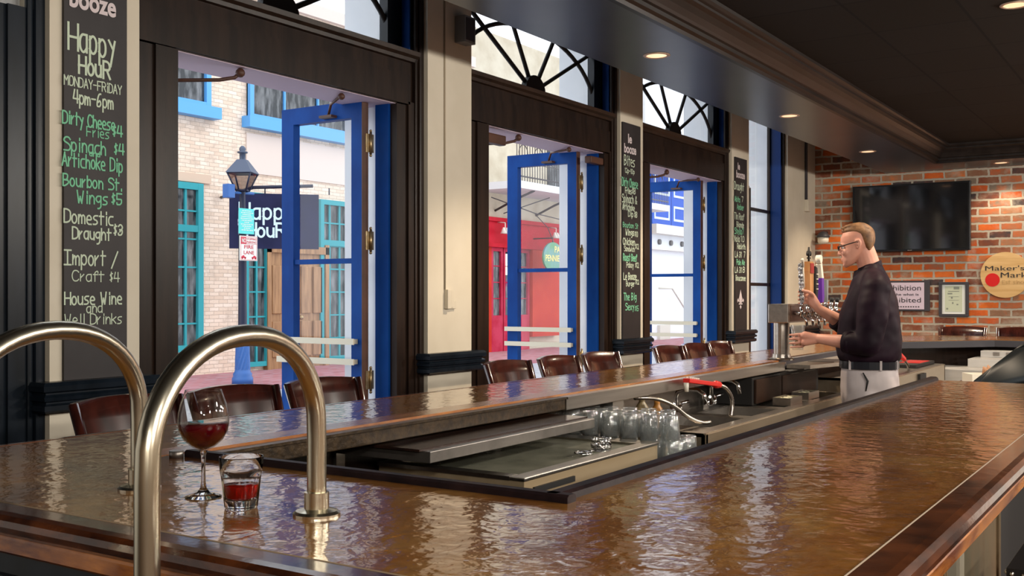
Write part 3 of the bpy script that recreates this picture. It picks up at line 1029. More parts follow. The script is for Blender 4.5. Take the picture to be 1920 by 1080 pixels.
a, c = frust(b, 3.16, 0.12, 3.44, 0.27)
for p, q in zip(a, c):
    b.tube([p, q], 0.014, 6)
for L4 in (a, c):
    b.tube(L4, 0.016, 6, closed=True)
b.build('lantern_frame', M_LPB, lp)
b = MB()
for k in range(4):
    b.quad(a[k], a[(k + 1) % 4], c[(k + 1) % 4], c[k])
b.build('lantern_glass', make_pane('lantern_glass', (0.62, 0.55, 0.50), 2.0), lp)
b = MB()
a2, c2 = frust(b, 3.44, 0.30, 3.66, 0.10)
va = [b.bm.verts.new(p) for p in a2]; vc = [b.bm.verts.new(p) for p in c2]
for k in range(4):
    b._f([va[k], va[(k + 1) % 4], vc[(k + 1) % 4], vc[k]])
b._f(va); b._f(vc)
b.lathe([(0.05, 3.66), (0.05, 3.76), (0.085, 3.77), (0.085, 3.79), (0.045, 3.80), (0.058, 3.83), (0.045, 3.86), (0.02, 3.885), (0, 3.89)], (LX, LY, 0), 14)
b.build('lantern_cap', mat('lantern_cap', (0.07, 0.09, 0.14), 0.3, 0.3), lp)

b = MB(); b.box(LX - 0.19, LX + 0.13, LY - 0.13, LY - 0.11, 2.45, 2.86, bev=0.005)
sgn = thing('turquoise_street_notice', 'turquoise notice plate with small text fixed to the lamp post', 'sign', (LX, LY - 0.12, 2.45))
b.build('plate', mat('turquoise_plate', (0.10, 0.62, 0.60), 0.5), sgn)
b = MB()
for k in range(11):
    wv = (0.20, 0.24, 0.18, 0.24, 0.26, 0.22, 0.1, 0.25, 0.2, 0.12, 0.22)[k]
    x = LX - 0.03 - wv / 2
    while x < LX - 0.03 + wv / 2:
        l_ = random.uniform(0.012, 0.03)
        b.box(x, x + l_, LY - 0.133, LY - 0.131, 2.815 - k * 0.031, 2.829 - k * 0.031)
        x += l_ + 0.012
b.build('lettering', M_PAPER, sgn)
b = MB(); b.box(LX + 0.0, LX + 0.20, LY + 0.08, LY + 0.10, 2.45, 2.84, bev=0.004)
b.box(LX - 0.02, LX + 0.02, LY + 0.05, LY + 0.09, 2.6, 2.7)
one('grey_plate', b, mat('grey_plate_back', (0.40, 0.44, 0.58), 0.5), 'grey back of a plate turned away on the lamp post', 'sign')

np_ = thing('no_parking_sign', 'white and red NO PARKING FIRE LANE sign on the lamp post', 'sign', (LX, LY - 0.12, 2.02))
x0, x1, z0, z1 = LX - 0.17, LX + 0.20, 2.02, 2.42
b = MB(); b.box(x0, x1, LY - 0.13, LY - 0.11, z0, z1, bev=0.004); b.build('plate', M_PAPER, np_)
M_SRED = mat('sign_red', (0.55, 0.02, 0.05), 0.5)
b = MB()
yy = LY - 0.132
for q in ((x0 + 0.012, x1 - 0.012, z1 - 0.016, z1 - 0.010), (x0 + 0.012, x1 - 0.012, z0 + 0.010, z0 + 0.016), (x0 + 0.012, x0 + 0.018, z0 + 0.01, z1 - 0.01), (x1 - 0.018, x1 - 0.012, z0 + 0.01, z1 - 0.01)):
    b.box(q[0], q[1], yy, yy + 0.002, q[2], q[3])
b.box(x0 + 0.02, x0 + 0.13, yy, yy + 0.002, z1 - 0.125, z1 - 0.022)
b.box(x0 + 0.02, x1 - 0.02, yy, yy + 0.002, z1 - 0.132, z1 - 0.126)
type_letters(b, 'STOPPING', (x0 + 0.14, yy, z1 - 0.065), (1, 0, 0), (0, 0, 1), 0.20, 0.035, 0.002, 0.01)
type_letters(b, 'PARKING', (x0 + 0.14, yy, z1 - 0.115), (1, 0, 0), (0, 0, 1), 0.20, 0.035, 0.002, 0.01)
type_letters(b, 'FIRE', ((x0 + x1) / 2, yy, z1 - 0.205), (1, 0, 0), (0, 0, 1), 0.20, 0.06, 0.002, 0.012, align='CENTER')
type_letters(b, 'LANE', ((x0 + x1) / 2, yy, z1 - 0.295), (1, 0, 0), (0, 0, 1), 0.22, 0.06, 0.002, 0.012, align='CENTER')
for s_, cx_ in ((1, x0 + 0.075), (-1, x1 - 0.075)):
    b.prism([(cx_ + s_ * q, z0 + 0.03 + w_) for q, w_ in ((-0.05, 0.01), (0.05, 0.01), (0.05, 0.03), (0.02, 0.035), (0.01, 0.055), (-0.02, 0.055), (-0.05, 0.03))], yy, yy + 0.002, 'y')
    for q in (-0.03, 0.03):
        b.cyl((cx_ + q, yy, z0 + 0.037), (cx_ + q, yy + 0.002, z0 + 0.037), 0.015, n=10)
b.build('lettering', M_SRED, np_)
b = MB(); type_letters(b, 'NO', (x0 + 0.075, yy - 0.001, z1 - 0.108), (1, 0, 0), (0, 0, 1), 0.085, 0.07, 0.002, 0.02, align='CENTER'); b.build('white_lettering', M_PAPER, np_)

# navy hanging banner sign
hs = thing('happy_hour_sign', 'navy blue HAPPY HOUR sign board hung from a bar behind the street lamp', 'sign', (13.3, 13.6, 2.3))
P0, P1 = Vector((12.61, 14.0, 0)), Vector((13.71, 12.95, 0))
u_ = (P1 - P0).normalized()
n_ = Vector((u_.y, -u_.x, 0))
W_ = (P1 - P0).length
zb, zt = 2.27, 3.23
b = MB()
vs = []
for k in range(2):
    for (a_, z) in ((0, zb), (W_, zb), (W_, zt), (0, zt)):
        p = P0 + u_ * a_ - n_ * 0.03 * k
        vs.append(b.bm.verts.new((p.x, p.y, z)))
for f in ((0, 1, 2, 3), (7, 6, 5, 4), (0, 4, 5, 1), (1, 5, 6, 2), (2, 6, 7, 3), (3, 7, 4, 0)):
    b._f([vs[i] for i in f])
b.build('board', noisy('navy_sign_paint', (0.010, 0.012, 0.045), (0.018, 0.021, 0.07), 2, 0.5, spec=0.2), hs)
b = MB()
o1 = P0 + u_ * 0.17 + n_ * 0.006
hand_letters(b, 'Happy', (o1.x, o1.y, zb + 0.52), u_, (0, 0, 1), 0.92, 0.27, 0.036)
o1 = P0 + u_ * 0.30 + n_ * 0.006
hand_letters(b, 'HouR', (o1.x, o1.y, zb + 0.21), u_, (0, 0, 1), 0.64, 0.23, 0.036)
b.build('lettering', mat('sign_pale_blue', (0.60, 0.80, 0.92), 0.7), hs)
b = MB()
q0, q1 = P0 + u_ * 0.4, P0 + u_ * (W_ - 0.1)
b.tube([(q0.x, q0.y, zt + 0.10), (q1.x, q1.y, zt + 0.15)], 0.03, 8)
for a_ in (0.6, 1.7):
    q = P0 + u_ * a_
    b.tube([(q.x, q.y, zt), (q.x, q.y, zt + 0.12)], 0.012, 6)
q = P0 + u_ * 0.4
b.tube([(q.x, q.y, zt + 0.10), (q.x + 0.6, FY, zt + 0.05)], 0.03, 8)
b.build('hanging_bar', M_LPB, hs)

# ================================================================== THE BAR
bar = thing('bar_counter', 'long horseshoe bar counter with glossy wavy brown resin top', 'bar counter', (3.5, 1.4, 0))
b = MB()
b.prism([(1.118, 0.403), (5.05, 0.403), (5.05, 1.0), (1.70, 1.0), (1.70, 2.06), (1.64, 2.06), (1.64, 2.155), (9.2, 2.155), (10.0, 1.5), (10.0, -3.0), (10.78, -3.0), (10.78, 2.05), (10.30, 2.535), (1.118, 2.535)], 1.02, 1.07)
b.build('countertop', M_TOP, bar)
EP = [(0.003, 1.035), (0.003, 1.0725), (0.045, 1.0725), (0.058, 1.070), (0.067, 1.063), (0.071, 1.053), (0.069, 1.043), (0.06, 1.035)]
path_out = [(10.78, -3.0), (10.78, 2.05), (10.30, 2.535), (1.115, 2.535), (1.115, 0.40), (5.05, 0.40)]
ep2 = [(-a + 0.0 if False else a * 0.45, z) for a, z in EP]
b = MB(); b.sweep(EP, [(1.115, 2.57), (1.115, 0.40), (5.05, 0.40)], smooth=False); b.build('edge_moulding', M_EDGE, bar)
b = MB(); b.sweep([(0.003, 1.002), (0.003, 1.036), (0.058, 1.036), (0.062, 1.03), (0.062, 1.008), (0.054, 1.002)], [(1.115, 2.57), (1.115, 0.40), (5.05, 0.40)]); b.build('edge_face', M_FACE, bar)
b = MB(); b.sweep([(0.003, 1.01), (0.003, 1.071), (0.022, 1.071), (0.028, 1.06), (0.028, 1.02), (0.02, 1.01)], [(10.78, -3.0), (10.78, 2.05), (10.30, 2.535), (1.115, 2.535)][::1]); b.build('far_edge', M_EDGE, bar)
b = MB(); b.prism([(1.643, 2.063), (6.05, 2.063), (6.05, 2.153), (1.643, 2.153)], 1.03, 1.0712); b.build('inner_strip', M_ORANGE, bar)
RP = [(-0.032, 1.0), (-0.032, 1.081), (-0.026, 1.0855), (-0.006, 1.0855), (0.0, 1.081), (0.0, 1.069), (-0.02, 1.0)]
b = MB(); b.sweep(RP, [(1.672, 2.01), (1.672, 0.965)]); b.build('drip_rail', M_RAIL, bar)
RP2 = [(-0.07, 0.99), (-0.07, 1.070), (-0.062, 1.0745), (-0.048, 1.0745), (-0.044, 1.069), (-0.040, 1.069), (-0.036, 1.081), (-0.03, 1.0855), (-0.008, 1.0855), (0.0, 1.081), (0.004, 1.069), (-0.02, 0.99)]
b = MB(); b.sweep(RP2, [(1.676, 0.985), (5.05, 0.985)]); b.build('drip_rail', M_RAIL, bar)
b = MB(); b.cyl((1.656, 2.018, 1.070), (1.656, 2.018, 1.086), 0.017, n=14); b.build('rail_end_cap', M_STEELD, bar)
b = MB(); b.box(1.72, 3.50, 2.03, 2.06, 1.015, 1.060, bev=0.003); b.box(1.72, 3.50, 2.022, 2.06, 1.056, 1.064); b.build('under_edge', M_DARKBAR, bar)
b = MB(); b.box(3.502, 6.05, 2.025, 2.06, 1.012, 1.060, bev=0.003); b.box(3.502, 6.05, 2.018, 2.06, 1.056, 1.064); b.build('steel_edge', M_STEEL, bar)
b = MB(); b.sweep([(0.0, 1.01), (0.0, 1.064), (0.05, 1.064), (0.05, 1.01)], [(6.05, 2.155), (9.2, 2.155), (10.0, 1.5), (10.0, -3.0)]); b.build('dark_edge', M_GREYFR, bar)
b = MB(); b.sweep([(-0.001, 1.068), (-0.001, 1.0722), (0.0012, 1.0738), (0.0034, 1.0722), (0.0034, 1.068)], [(1.115, 2.535), (1.115, 0.40), (5.05, 0.40)]); b.build('seam_bead', mat('seam_bead_highlight', (0.32, 0.24, 0.16), 0.35), bar)  # bead's pale tone paints in the highlight along the seam lip
# fronts and inner carcasses
M_PANEL = noisy('weathered_panel', (0.09, 0.075, 0.04), (0.16, 0.10, 0.05), 2.2, 0.5, stretch=(2, 2, 0.8))
b = MB(); b.box(1.22, 1.66, 0.56, 2.42, 0, 1.02); b.box(1.19, 1.22, 0.53, 2.42, 0.90, 1.0, bev=0.01); b.box(1.20, 1.22, 0.53, 2.42, 0, 0.15); b.build('end_front', M_CASBLUE, bar)
b = MB(); b.box(1.66, 5.0, 0.56, 0.96, 0, 1.0); b.build('carcass', M_WELL, bar)
for k, (x0, x1) in enumerate(((1.30, 2.05), (2.14, 2.78), (2.90, 3.62))):
    b = MB(); b.box(x0, x1, 0.525, 0.56, 0.10, 0.99); b.box(x1 - 0.045, x1 - 0.03, 0.518, 0.53, 0.1, 0.99); b.box(x1 - 0.022, x1 - 0.008, 0.518, 0.53, 0.1, 0.99)
    b.build('front_panel', M_PANEL, bar)
b = MB(); b.box(2.84, 2.90, 0.50, 0.56, 0, 0.99, bev=0.01); b.build('front_post', noisy('post_grey_wood', (0.22, 0.20, 0.16), (0.3, 0.27, 0.2), 4, 0.5), bar)
b = MB(); b.box(1.22, 10.2, 2.30, 2.40, 0, 1.02); b.prism([(9.35, 2.2), (10.1, 1.6), (10.1, -3.0), (10.3, -3.0), (10.3, 2.30), (9.35, 2.30)], 0, 1.02); b.build('far_front', M_CASING, bar)
for x in (3.95, 5.62):
    b = MB(); b.box(x, x + 0.10, 2.06, 2.30, 0.93, 1.015); b.build('bracket', M_STEEL, bar)

# tall bent handrails on the counter corner
def grab_rail(f0, f1, label):
    f0, f1 = Vector(f0), Vector(f1)
    t = thing('grab_rail', label, 'handrail', f0, 'nickel hoop rails on the bar')
    pts = [Vector((f0.x, f0.y, z)) for z in (1.075, 1.12, 1.17, 1.205)]
    c = (f0 + f1) / 2
    h = (f0 - f1) / 2
    for k in range(1, 24):
        a = PI * k / 24
        ca, sa = math.cos(a), math.sin(a)
        e = 0.93
        pts.append(Vector((c.x + h.x * math.copysign(abs(ca) ** e, ca), c.y + h.y * math.copysign(abs(ca) ** e, ca), 1.222 + 0.168 * sa ** e)))
    pts += [Vector((f1.x, f1.y, z)) for z in (1.205, 1.15, 1.05, 0.9, 0.76)]
    b = MB(); b.tube(pts, 0.0168, 24); b.build('tube', M_TUBE, t)
    b = MB(); b.lathe([(0.017, 0.041), (0.0215, 0.040), (0.0215, 0.012), (0.036, 0.008), (0.041, 0.004), (0.041, 0.0)], (f0.x, f0.y, 1.07), 48, smooth=False); b.build('flange', M_TUBE, t)
    b = MB(); b.tube([(f1.x, f1.y, 0.78), (f1.x + 0.32, f1.y, 0.78)], 0.014, 12); b.lathe([(0.0, 0.0), (0.03, 0.0), (0.03, 0.02), (0, 0.02)], (f1.x, f1.y, 0.75), 16); b.build('wall_bracket', M_TUBE, t)
    return t


grab_rail((1.354, 1.284, 1.07), (0.898, 1.152, 1.07), 'nickel hoop handrail in front of the wine glass, nearer of the two')
grab_rail((1.344, 1.747, 1.07), (0.888, 1.615, 1.07), 'nickel hoop handrail cut by the frame, behind its twin')

# wine glass and rocks glass on the end counter
wx, wy, wz = 1.356, 1.576, 1.0702
t = thing('wine_glass', 'stemmed glass of red wine standing between the hoop rails', 'wine glass', (wx, wy, wz))
outer = [(0.0, 0.0), (0.033, 0.0), (0.034, 0.0015), (0.028, 0.004), (0.012, 0.009), (0.0055, 0.018), (0.0042, 0.03), (0.0038, 0.055), (0.0042, 0.078), (0.008, 0.088), (0.022, 0.096), (0.036, 0.108), (0.045, 0.125), (0.048, 0.142), (0.0465, 0.16), (0.042, 0.178), (0.036, 0.195), (0.0335, 0.203)]
inner = [(0.0325, 0.203), (0.035, 0.195), (0.041, 0.178), (0.0455, 0.16), (0.047, 0.142), (0.044, 0.125), (0.035, 0.109), (0.021, 0.0975), (0.008, 0.0905), (0.0, 0.089)]
b = MB(); b.lathe(outer[:10] + [(0.0, 0.0885)], (wx, wy, wz), 40); b.build('stem', M_GLASS, t)
b = MB(); b.lathe(outer[9:] + inner, (wx, wy, wz), 40); b.build('bowl', make_pane('thin_wine_glass', (0.97, 0.97, 0.96), 1.3), t)
b = MB(); b.lathe([(0.0, 0.0892), (0.008, 0.0907), (0.021, 0.0977), (0.035, 0.1092), (0.0440, 0.1252), (0.0466, 0.1385), (0.0462, 0.1395), (0.0, 0.1395)], (wx, wy, wz), 40); b.build('wine', mat('dark_red_wine', (0.10, 0.0012, 0.005), 0.02, spec=0.2, trans=0.35, ior=1.34), t)
rx, ry, rz_ = 1.325, 1.44, 1.0702
t = thing('rocks_glass', 'short faceted tumbler with red drink beside the wine glass', 'tumbler', (rx, ry, rz_))
b = MB()
n_f = 20
rings = []
for r, z, fac in ((0.0, 0.0, 0), (0.0275, 0.0, 0.4), (0.0295, 0.003, 1), (0.0315, 0.02, 1), (0.0345, 0.05, 1), (0.036, 0.060, 0.4), (0.0372, 0.064, 0), (0.0395, 0.091, 0), (0.039, 0.0925, 0), (0.0375, 0.0915, 0), (0.0352, 0.064, 0), (0.0325, 0.05, 0), (0.0295, 0.022, 0), (0.026, 0.0155, 0), (0.0, 0.0145, 0)):
    if r == 0:
        rings.append([b.bm.verts.new((rx, ry, rz_ + z))])
    else:
        rings.append([b.bm.verts.new((rx + r * (1 - 0.06 * fac * (k % 2)) * math.cos(PI * k / n_f), ry + r * (1 - 0.06 * fac * (k % 2)) * math.sin(PI * k / n_f), rz_ + z)) for k in range(2 * n_f)])
b.sm = True
for A_, B_ in zip(rings, rings[1:]):
    for k in range(2 * n_f):
        j = (k + 1) % (2 * n_f)
        if len(A_) == 1:
            b._f([A_[0], B_[j], B_[k]])
        elif len(B_) == 1:
            b._f([A_[k], A_[j], B_[0]])
        else:
            b._f([A_[k], A_[j], B_[j], B_[k]])
b.build('tumbler', M_GLASS, t)
b = MB(); b.lathe([(0, 0.0150), (0.0258, 0.0160), (0.0293, 0.0222), (0.0312, 0.041), (0.0308, 0.042), (0, 0.042)], (rx, ry, rz_), 40); b.build('drink', mat('red_drink', (0.36, 0.003, 0.002), 0.02, spec=0.3, trans=0.45, ior=1.34), t)

# ------------------------------------------------------------------ bar stools: seat, back, four legs, foot ring
def make_stool(label, group):
    t = thing('bar_stool', label, 'bar stool', (0, 0, 0), group)
    b = MB()
    pts = [(-0.20, -0.19), (0.20, -0.19), (0.205, 0.17), (-0.205, 0.17)]
    b.prism(pts, 0.69, 0.755); b.build('seat', M_LEATHER, t)
    b = MB()
    for (p, q) in zip(pts, pts[1:] + pts[:1]):
        n = 13
        for k in range(n):
            x, y = p[0] + (q[0] - p[0]) * (k + .5) / n, p[1] + (q[1] - p[1]) * (k + .5) / n
            b.ball((x * 1.005, y * 1.005, 0.742), 0.0065, 6)
    b.build('nailheads', M_NAIL, t)
    b = MB(); b.box(-0.195, 0.195, -0.185, 0.165, 0.63, 0.69); b.build('apron', M_STOOL, t)
    # curved solid back with rounded crest
    b = MB()
    N, Mz = 14, 6
    F, R_ = [], []
    for j in range(Mz + 1):
        z = 0.70 + 0.395 * j / Mz
        w = 0.185 + 0.03 * j / Mz
        yb = 0.17 + 0.11 * (j / Mz) ** 1.2
        F.append([]); R_.append([])
        for i in range(N + 1):
            s = -1 + 2 * i / N
            y = yb + 0.045 * (1 - s * s)
            zz = z + (0.012 * (1 - s * s) - 0.006 if j == Mz else 0)
            F[-1].append(b.bm.verts.new((s * w, y, zz)))
            R_[-1].append(b.bm.verts.new((s * w, y + 0.024, zz)))
    b.sm = True
    for j in range(Mz):
        for i in range(N):
            b._f([F[j][i], F[j][i + 1], F[j + 1][i + 1], F[j + 1][i]])
            b._f([R_[j][i + 1], R_[j][i], R_[j + 1][i], R_[j + 1][i + 1]])
    b.sm = False
    for i in range(N):
        b._f([F[Mz][i], F[Mz][i + 1], R_[Mz][i + 1], R_[Mz][i]])
        b._f([F[0][i + 1], F[0][i], R_[0][i], R_[0][i + 1]])
    for j in range(Mz):
        b._f([F[j][0], F[j + 1][0], R_[j + 1][0], R_[j][0]])
        b._f([F[j + 1][N], F[j][N], R_[j][N], R_[j + 1][N]])
    b.build('backrest', M_STOOL, t)
    for s in (-1, 1):
        b = MB(); b.tube([(s * 0.188, 0.165, 0.62), (s * 0.195, 0.18, 0.78), (s * 0.217, 0.282, 1.088)], 0.017, 8); b.build('back_post', M_STOOL, t)
    for sx, sy in ((-1, -1), (1, -1), (1, 1), (-1, 1)):
        b = MB(); b.tube([(sx * 0.18, sy * 0.165 - 0.01, 0.66), (sx * 0.20, sy * 0.215 - 0.01, 0.0)], [0.022, 0.016], 8); b.build('leg', M_STOOL, t)
    b = MB(); b.tube([(-0.2, -0.2, 0.24), (0.2, -0.2, 0.24), (0.2, 0.19, 0.24), (-0.2, 0.19, 0.24)], 0.012, 8, closed=True); b.build('foot_rail', M_STOOL, t)
    return t


GRP = 'mahogany stools along the window side of the bar'
STOOLS = [(2.37, 'dark mahogany bar stool below the big chalkboard beside the left pilaster'),
          (2.86, 'dark mahogany bar stool seen partly through the wine glass'),
          (3.35, 'dark mahogany bar stool seen through the nearer hoop rail, by the open blue door'),
          (4.81, 'mahogany bar stool before the second doorway, nearest the pilaster with the cord box'),
          (5.35, 'middle of the three mahogany bar stools before the second doorway'),
          (5.85, 'mahogany bar stool before the hinge side of the second doorway'),
          (6.86, 'mahogany bar stool before the third doorway, first in its close trio'),
          (7.33, 'middle mahogany bar stool of the close trio before the third doorway'),
          (7.80, 'mahogany bar stool before the third doorway, last in its close trio')]
st0 = make_stool(STOOLS[0][1], GRP)
st0.location = (STOOLS[0][0], 2.86, 0)
for x, l in STOOLS[1:]:
    dup(st0, (x, 2.86 + random.uniform(-.01, .01), 0), random.uniform(-0.015, 0.015), l)
for (x, y, rz, l) in ((11.13, 1.99, -PI / 2, 'dark bar stool under the framed certificate at the brick wall'), (11.13, 1.45, -PI / 2, 'dark bar stool under the round wooden sign at the brick wall'),
                      (3.15, 0.22, PI, 'black leather seated bar stool tucked under the near counter edge')):
    c = dup(st0, (x, y, 0), rz, l)
    c['group'] = 'bar stools at the ends of the bar'
    if x > 10:
        c.scale = (1, 1, 1.04)

# ------------------------------------------------------------------ the well behind the bar
cl = thing('bottle_cooler', 'steel chest cooler with sunken glass lid inside the bar', 'cooler', (3.17, 2.0, 0))
M_TAN = noisy('warm_steel_front', (0.50, 0.37, 0.22), (0.58, 0.45, 0.29), 3, 0.38, 0.55, stretch=(0.5, 4, 4))
b = MB(); b.box(2.70, 3.64, 1.71, 2.28, 0.05, 0.888); b.build('body', M_TAN, cl)
b = MB()
b.box(2.695, 3.645, 1.705, 1.76, 0.888, 0.90, bev=0.003); b.box(2.695, 3.645, 2.22, 2.285, 0.888, 0.90); b.box(2.695, 2.745, 1.76, 2.22, 0.888, 0.90); b.box(3.56, 3.645, 1.76, 2.22, 0.888, 0.90)
b.build('rim', M_STEEL, cl)
b = MB(); b.box(2.745, 3.56, 1.76, 2.22, 0.888, 0.892)
b.build('lid', noisy('scuffed_glass_lid', (0.20, 0.20, 0.15), (0.34, 0.33, 0.25), 6, 0.25, 0.2), cl)
b = MB(); b.box(2.75, 3.0, 1.702, 1.711, 0.846, 0.864); b.build('badge', M_BLACK, cl)
sh = thing('steel_shelf', 'dark topped steel shelf half hidden under the window side counter', 'shelf', (2.85, 2.1, 0))
b = MB(); b.box(2.45, 3.45, 1.875, 2.30, 0.962, 0.996, bev=0.002); b.build('frame', M_STEELD, sh)
b = MB(); b.box(2.43, 3.44, 1.90, 2.30, 0.996, 1.003); b.build('top', noisy('oiled_dark_top', (0.010, 0.006, 0.005), (0.032, 0.014, 0.010), 4, 0.25, stretch=(0.6, 3, 1)), sh)
for x in (2.5, 3.4):
    b = MB(); b.box(x, x + 0.04, 2.286, 2.299, 0, 0.962); b.build('leg', M_STEELD, sh)

# strainer left on the cooler lid
b = MB()
sx, sy, sz = 3.36, 1.80, 0.90
spring = [(sx + 0.035 * math.cos(a * 0.55) + 0.0, sy + 0.035 * math.sin(a * 0.55), sz + 0.012 + 0.008 * math.sin(a * 3.1)) for a in range(36)]
ct = thing('cocktail_strainer', 'small coiled cocktail strainer lying on the cooler lid', 'strainer', (sx, sy, 0.888))
b.lathe([(0.0, 0.008), (0.036, 0.008), (0.04, 0.012), (0.036, 0.014), (0.0, 0.011)], (sx, sy, sz - 0.018), 20); b.build('plate', M_CHROME, ct)
b = MB(); b.tube(spring + [(p[0], p[1], p[2] + 0.02) for p in spring], 0.003, 6); b.build('spring', M_CHROME, ct)
b = MB(); b.tube([(sx - 0.15 + 0.028 * math.cos(a * PI / 8), sy - 0.01 + 0.028 * math.sin(a * PI / 8), sz + 0.004) for a in range(16)], 0.005, 8, closed=True); b.tube([(sx - 0.122, sy - 0.01, sz + 0.004), (sx - 0.03, sy, sz + 0.002)], 0.005, 8); b.build('handle', M_CHROME, ct)

# drainboard with upside-down tumblers
db = thing('drainboard', 'steel drainboard carrying rows of upturned tumblers', 'drainboard', (3.79, 1.95, 0))
b = MB(); b.box(3.65, 3.93, 1.63, 2.26, 0.78, 0.806); b.build('tray', M_STEELD, db)
b = MB(); b.box(3.65, 3.93, 1.66, 2.26, 0.05, 0.78); b.build('base', M_WELL, db)
def lighten_glass(m, f=0.10):
    """white haze mixed in to lighten the glass, in place of bright reflections"""
    out = m.node_tree.nodes['Material Output']
    src = out.inputs['Surface'].links[0].from_socket
    df = nd(m, 'ShaderNodeBsdfDiffuse')
    df.inputs['Color'].default_value = (0.8, 0.82, 0.82, 1)
    mx = nd(m, 'ShaderNodeMixShader')
    mx.inputs[0].default_value = f
    lk(m, src, mx.inputs[1])
    lk(m, df.outputs[0], mx.inputs[2])
    lk(m, mx.outputs[0], out.inputs['Surface'])
    return m


g0 = None
cnt = 0


def tumbler(x, y, z, label):
    global g0, cnt
    h = 0.094
    if g0 is None:
        b = MB()
        b.lathe([(0.0, h), (0.029, h), (0.031, h - 0.002), (0.033, h - 0.03), (0.0385, 0.0), (0.0365, 0.0), (0.031, h - 0.03), (0.028, h - 0.014), (0.0, h - 0.012)], (0, 0, 0), 16)
        g0 = b.build('upturned_tumbler', lighten_glass(make_pane('thin_tumbler_glass', (0.94, 0.96, 0.96), 1.6, 0.12)))
        tag(g0, label, 'tumbler', 'upturned clear tumblers on the drainboard')
        g0.location = (x, y, z)
        return g0
    c = dup(g0, (x, y, z), random.uniform(0, 3), label)
    return c


TL = 'clear tumbler upside down among the drying glasses inside the bar'
for i in range(3):
    for j in range(7):
        x, y = 3.70 + i * 0.086 + random.uniform(-.002, .002), 1.685 + j * 0.086 + random.uniform(-.002, .002)
        if j <= 1 or i == 2:
            tumbler(x, y, 0.807, TL)
        if not (j == 0 and i > 0):
            tumbler(x, y, 0.902, TL)

# long sink with faucets
sk = thing('bar_sink', 'long steel triple sink bench inside the bar before the bartender', 'sink', (5.5, 2.0, 0))
M_SINKF = noisy('sink_front_steel', (0.34, 0.26, 0.17), (0.46, 0.38, 0.28), 1.5, 0.36, 0.8, stretch=(0.5, 4, 3))
b = MB(); b.box(4.30, 6.62, 1.79, 1.815, 0.55, 0.85, bev=0.004); b.box(4.30, 4.325, 1.79, 2.28, 0.55, 0.85); b.box(6.595, 6.62, 1.79, 2.28, 0.55, 0.85); b.build('apron', M_SINKF, sk)
b = MB()
b.box(4.30, 6.62, 1.80, 1.86, 0.835, 0.853); b.box(4.30, 6.62, 2.15, 2.28, 0.835, 0.853)
xs = [4.30, 4.52, 4.95, 5.05, 5.45, 5.55, 5.94, 6.04, 6.62]
for k in range(0, 8, 2):
    b.box(xs[k], xs[k + 1], 1.86, 2.15, 0.835, 0.853)
b.box(4.30, 6.62, 2.27, 2.29, 0.85, 0.98)
b.build('rim', M_STEEL, sk)
for k in (1, 3, 5):
    b = MB(); b.box(xs[k], xs[k + 1], 1.86, 2.15, 0.58, 0.60); b.box(xs[k], xs[k] + 0.01, 1.86, 2.15, 0.6, 0.85); b.box(xs[k + 1] - 0.01, xs[k + 1], 1.86, 2.15, 0.6, 0.85); b.box(xs[k], xs[k + 1], 2.14, 2.15, 0.6, 0.85); b.box(xs[k], xs[k + 1], 1.86, 1.87, 0.6, 0.85)
    b.build('basin', M_STEELD, sk)
for x in (4.34, 6.54):
    b = MB(); b.box(x, x + 0.05, 1.84, 1.89, 0, 0.6); b.box(x, x + 0.05, 2.2, 2.25, 0, 0.6); b.build('leg', M_STEELD, sk)
for x, zt, wh in ((4.90, 0.985, 'near the metal hoses'), (5.36, 1.0, 'beside the black cabinet')):
    t = thing('faucet', 'chrome gooseneck faucet on the sink bench ' + wh, 'faucet', (x, 2.2, 0.853), 'faucets on the sink bench')
    b = MB(); b.tube([(x, 2.2, 0.853), (x, 2.2, zt - 0.04), (x, 2.19, zt - 0.015), (x, 2.15, zt), (x, 2.08, zt - 0.002), (x, 2.05, zt - 0.02), (x, 2.04, zt - 0.07)], 0.011, 10); b.build('spout', M_CHROME, t)
    for s in (-1, 1):
        b = MB(); b.cyl((x + s * 0.05, 2.2, 0.853), (x + s * 0.05, 2.2, 0.90), 0.012, n=10); b.tube([(x + s * 0.05, 2.2, 0.905), (x + s * 0.09, 2.17, 0.915)], 0.008, 8); b.build('valve', M_CHROME, t)
    b = MB(); b.box(x - 0.07, x + 0.07, 2.185, 2.215, 0.853, 0.868); b.build('base', M_CHROME, t)

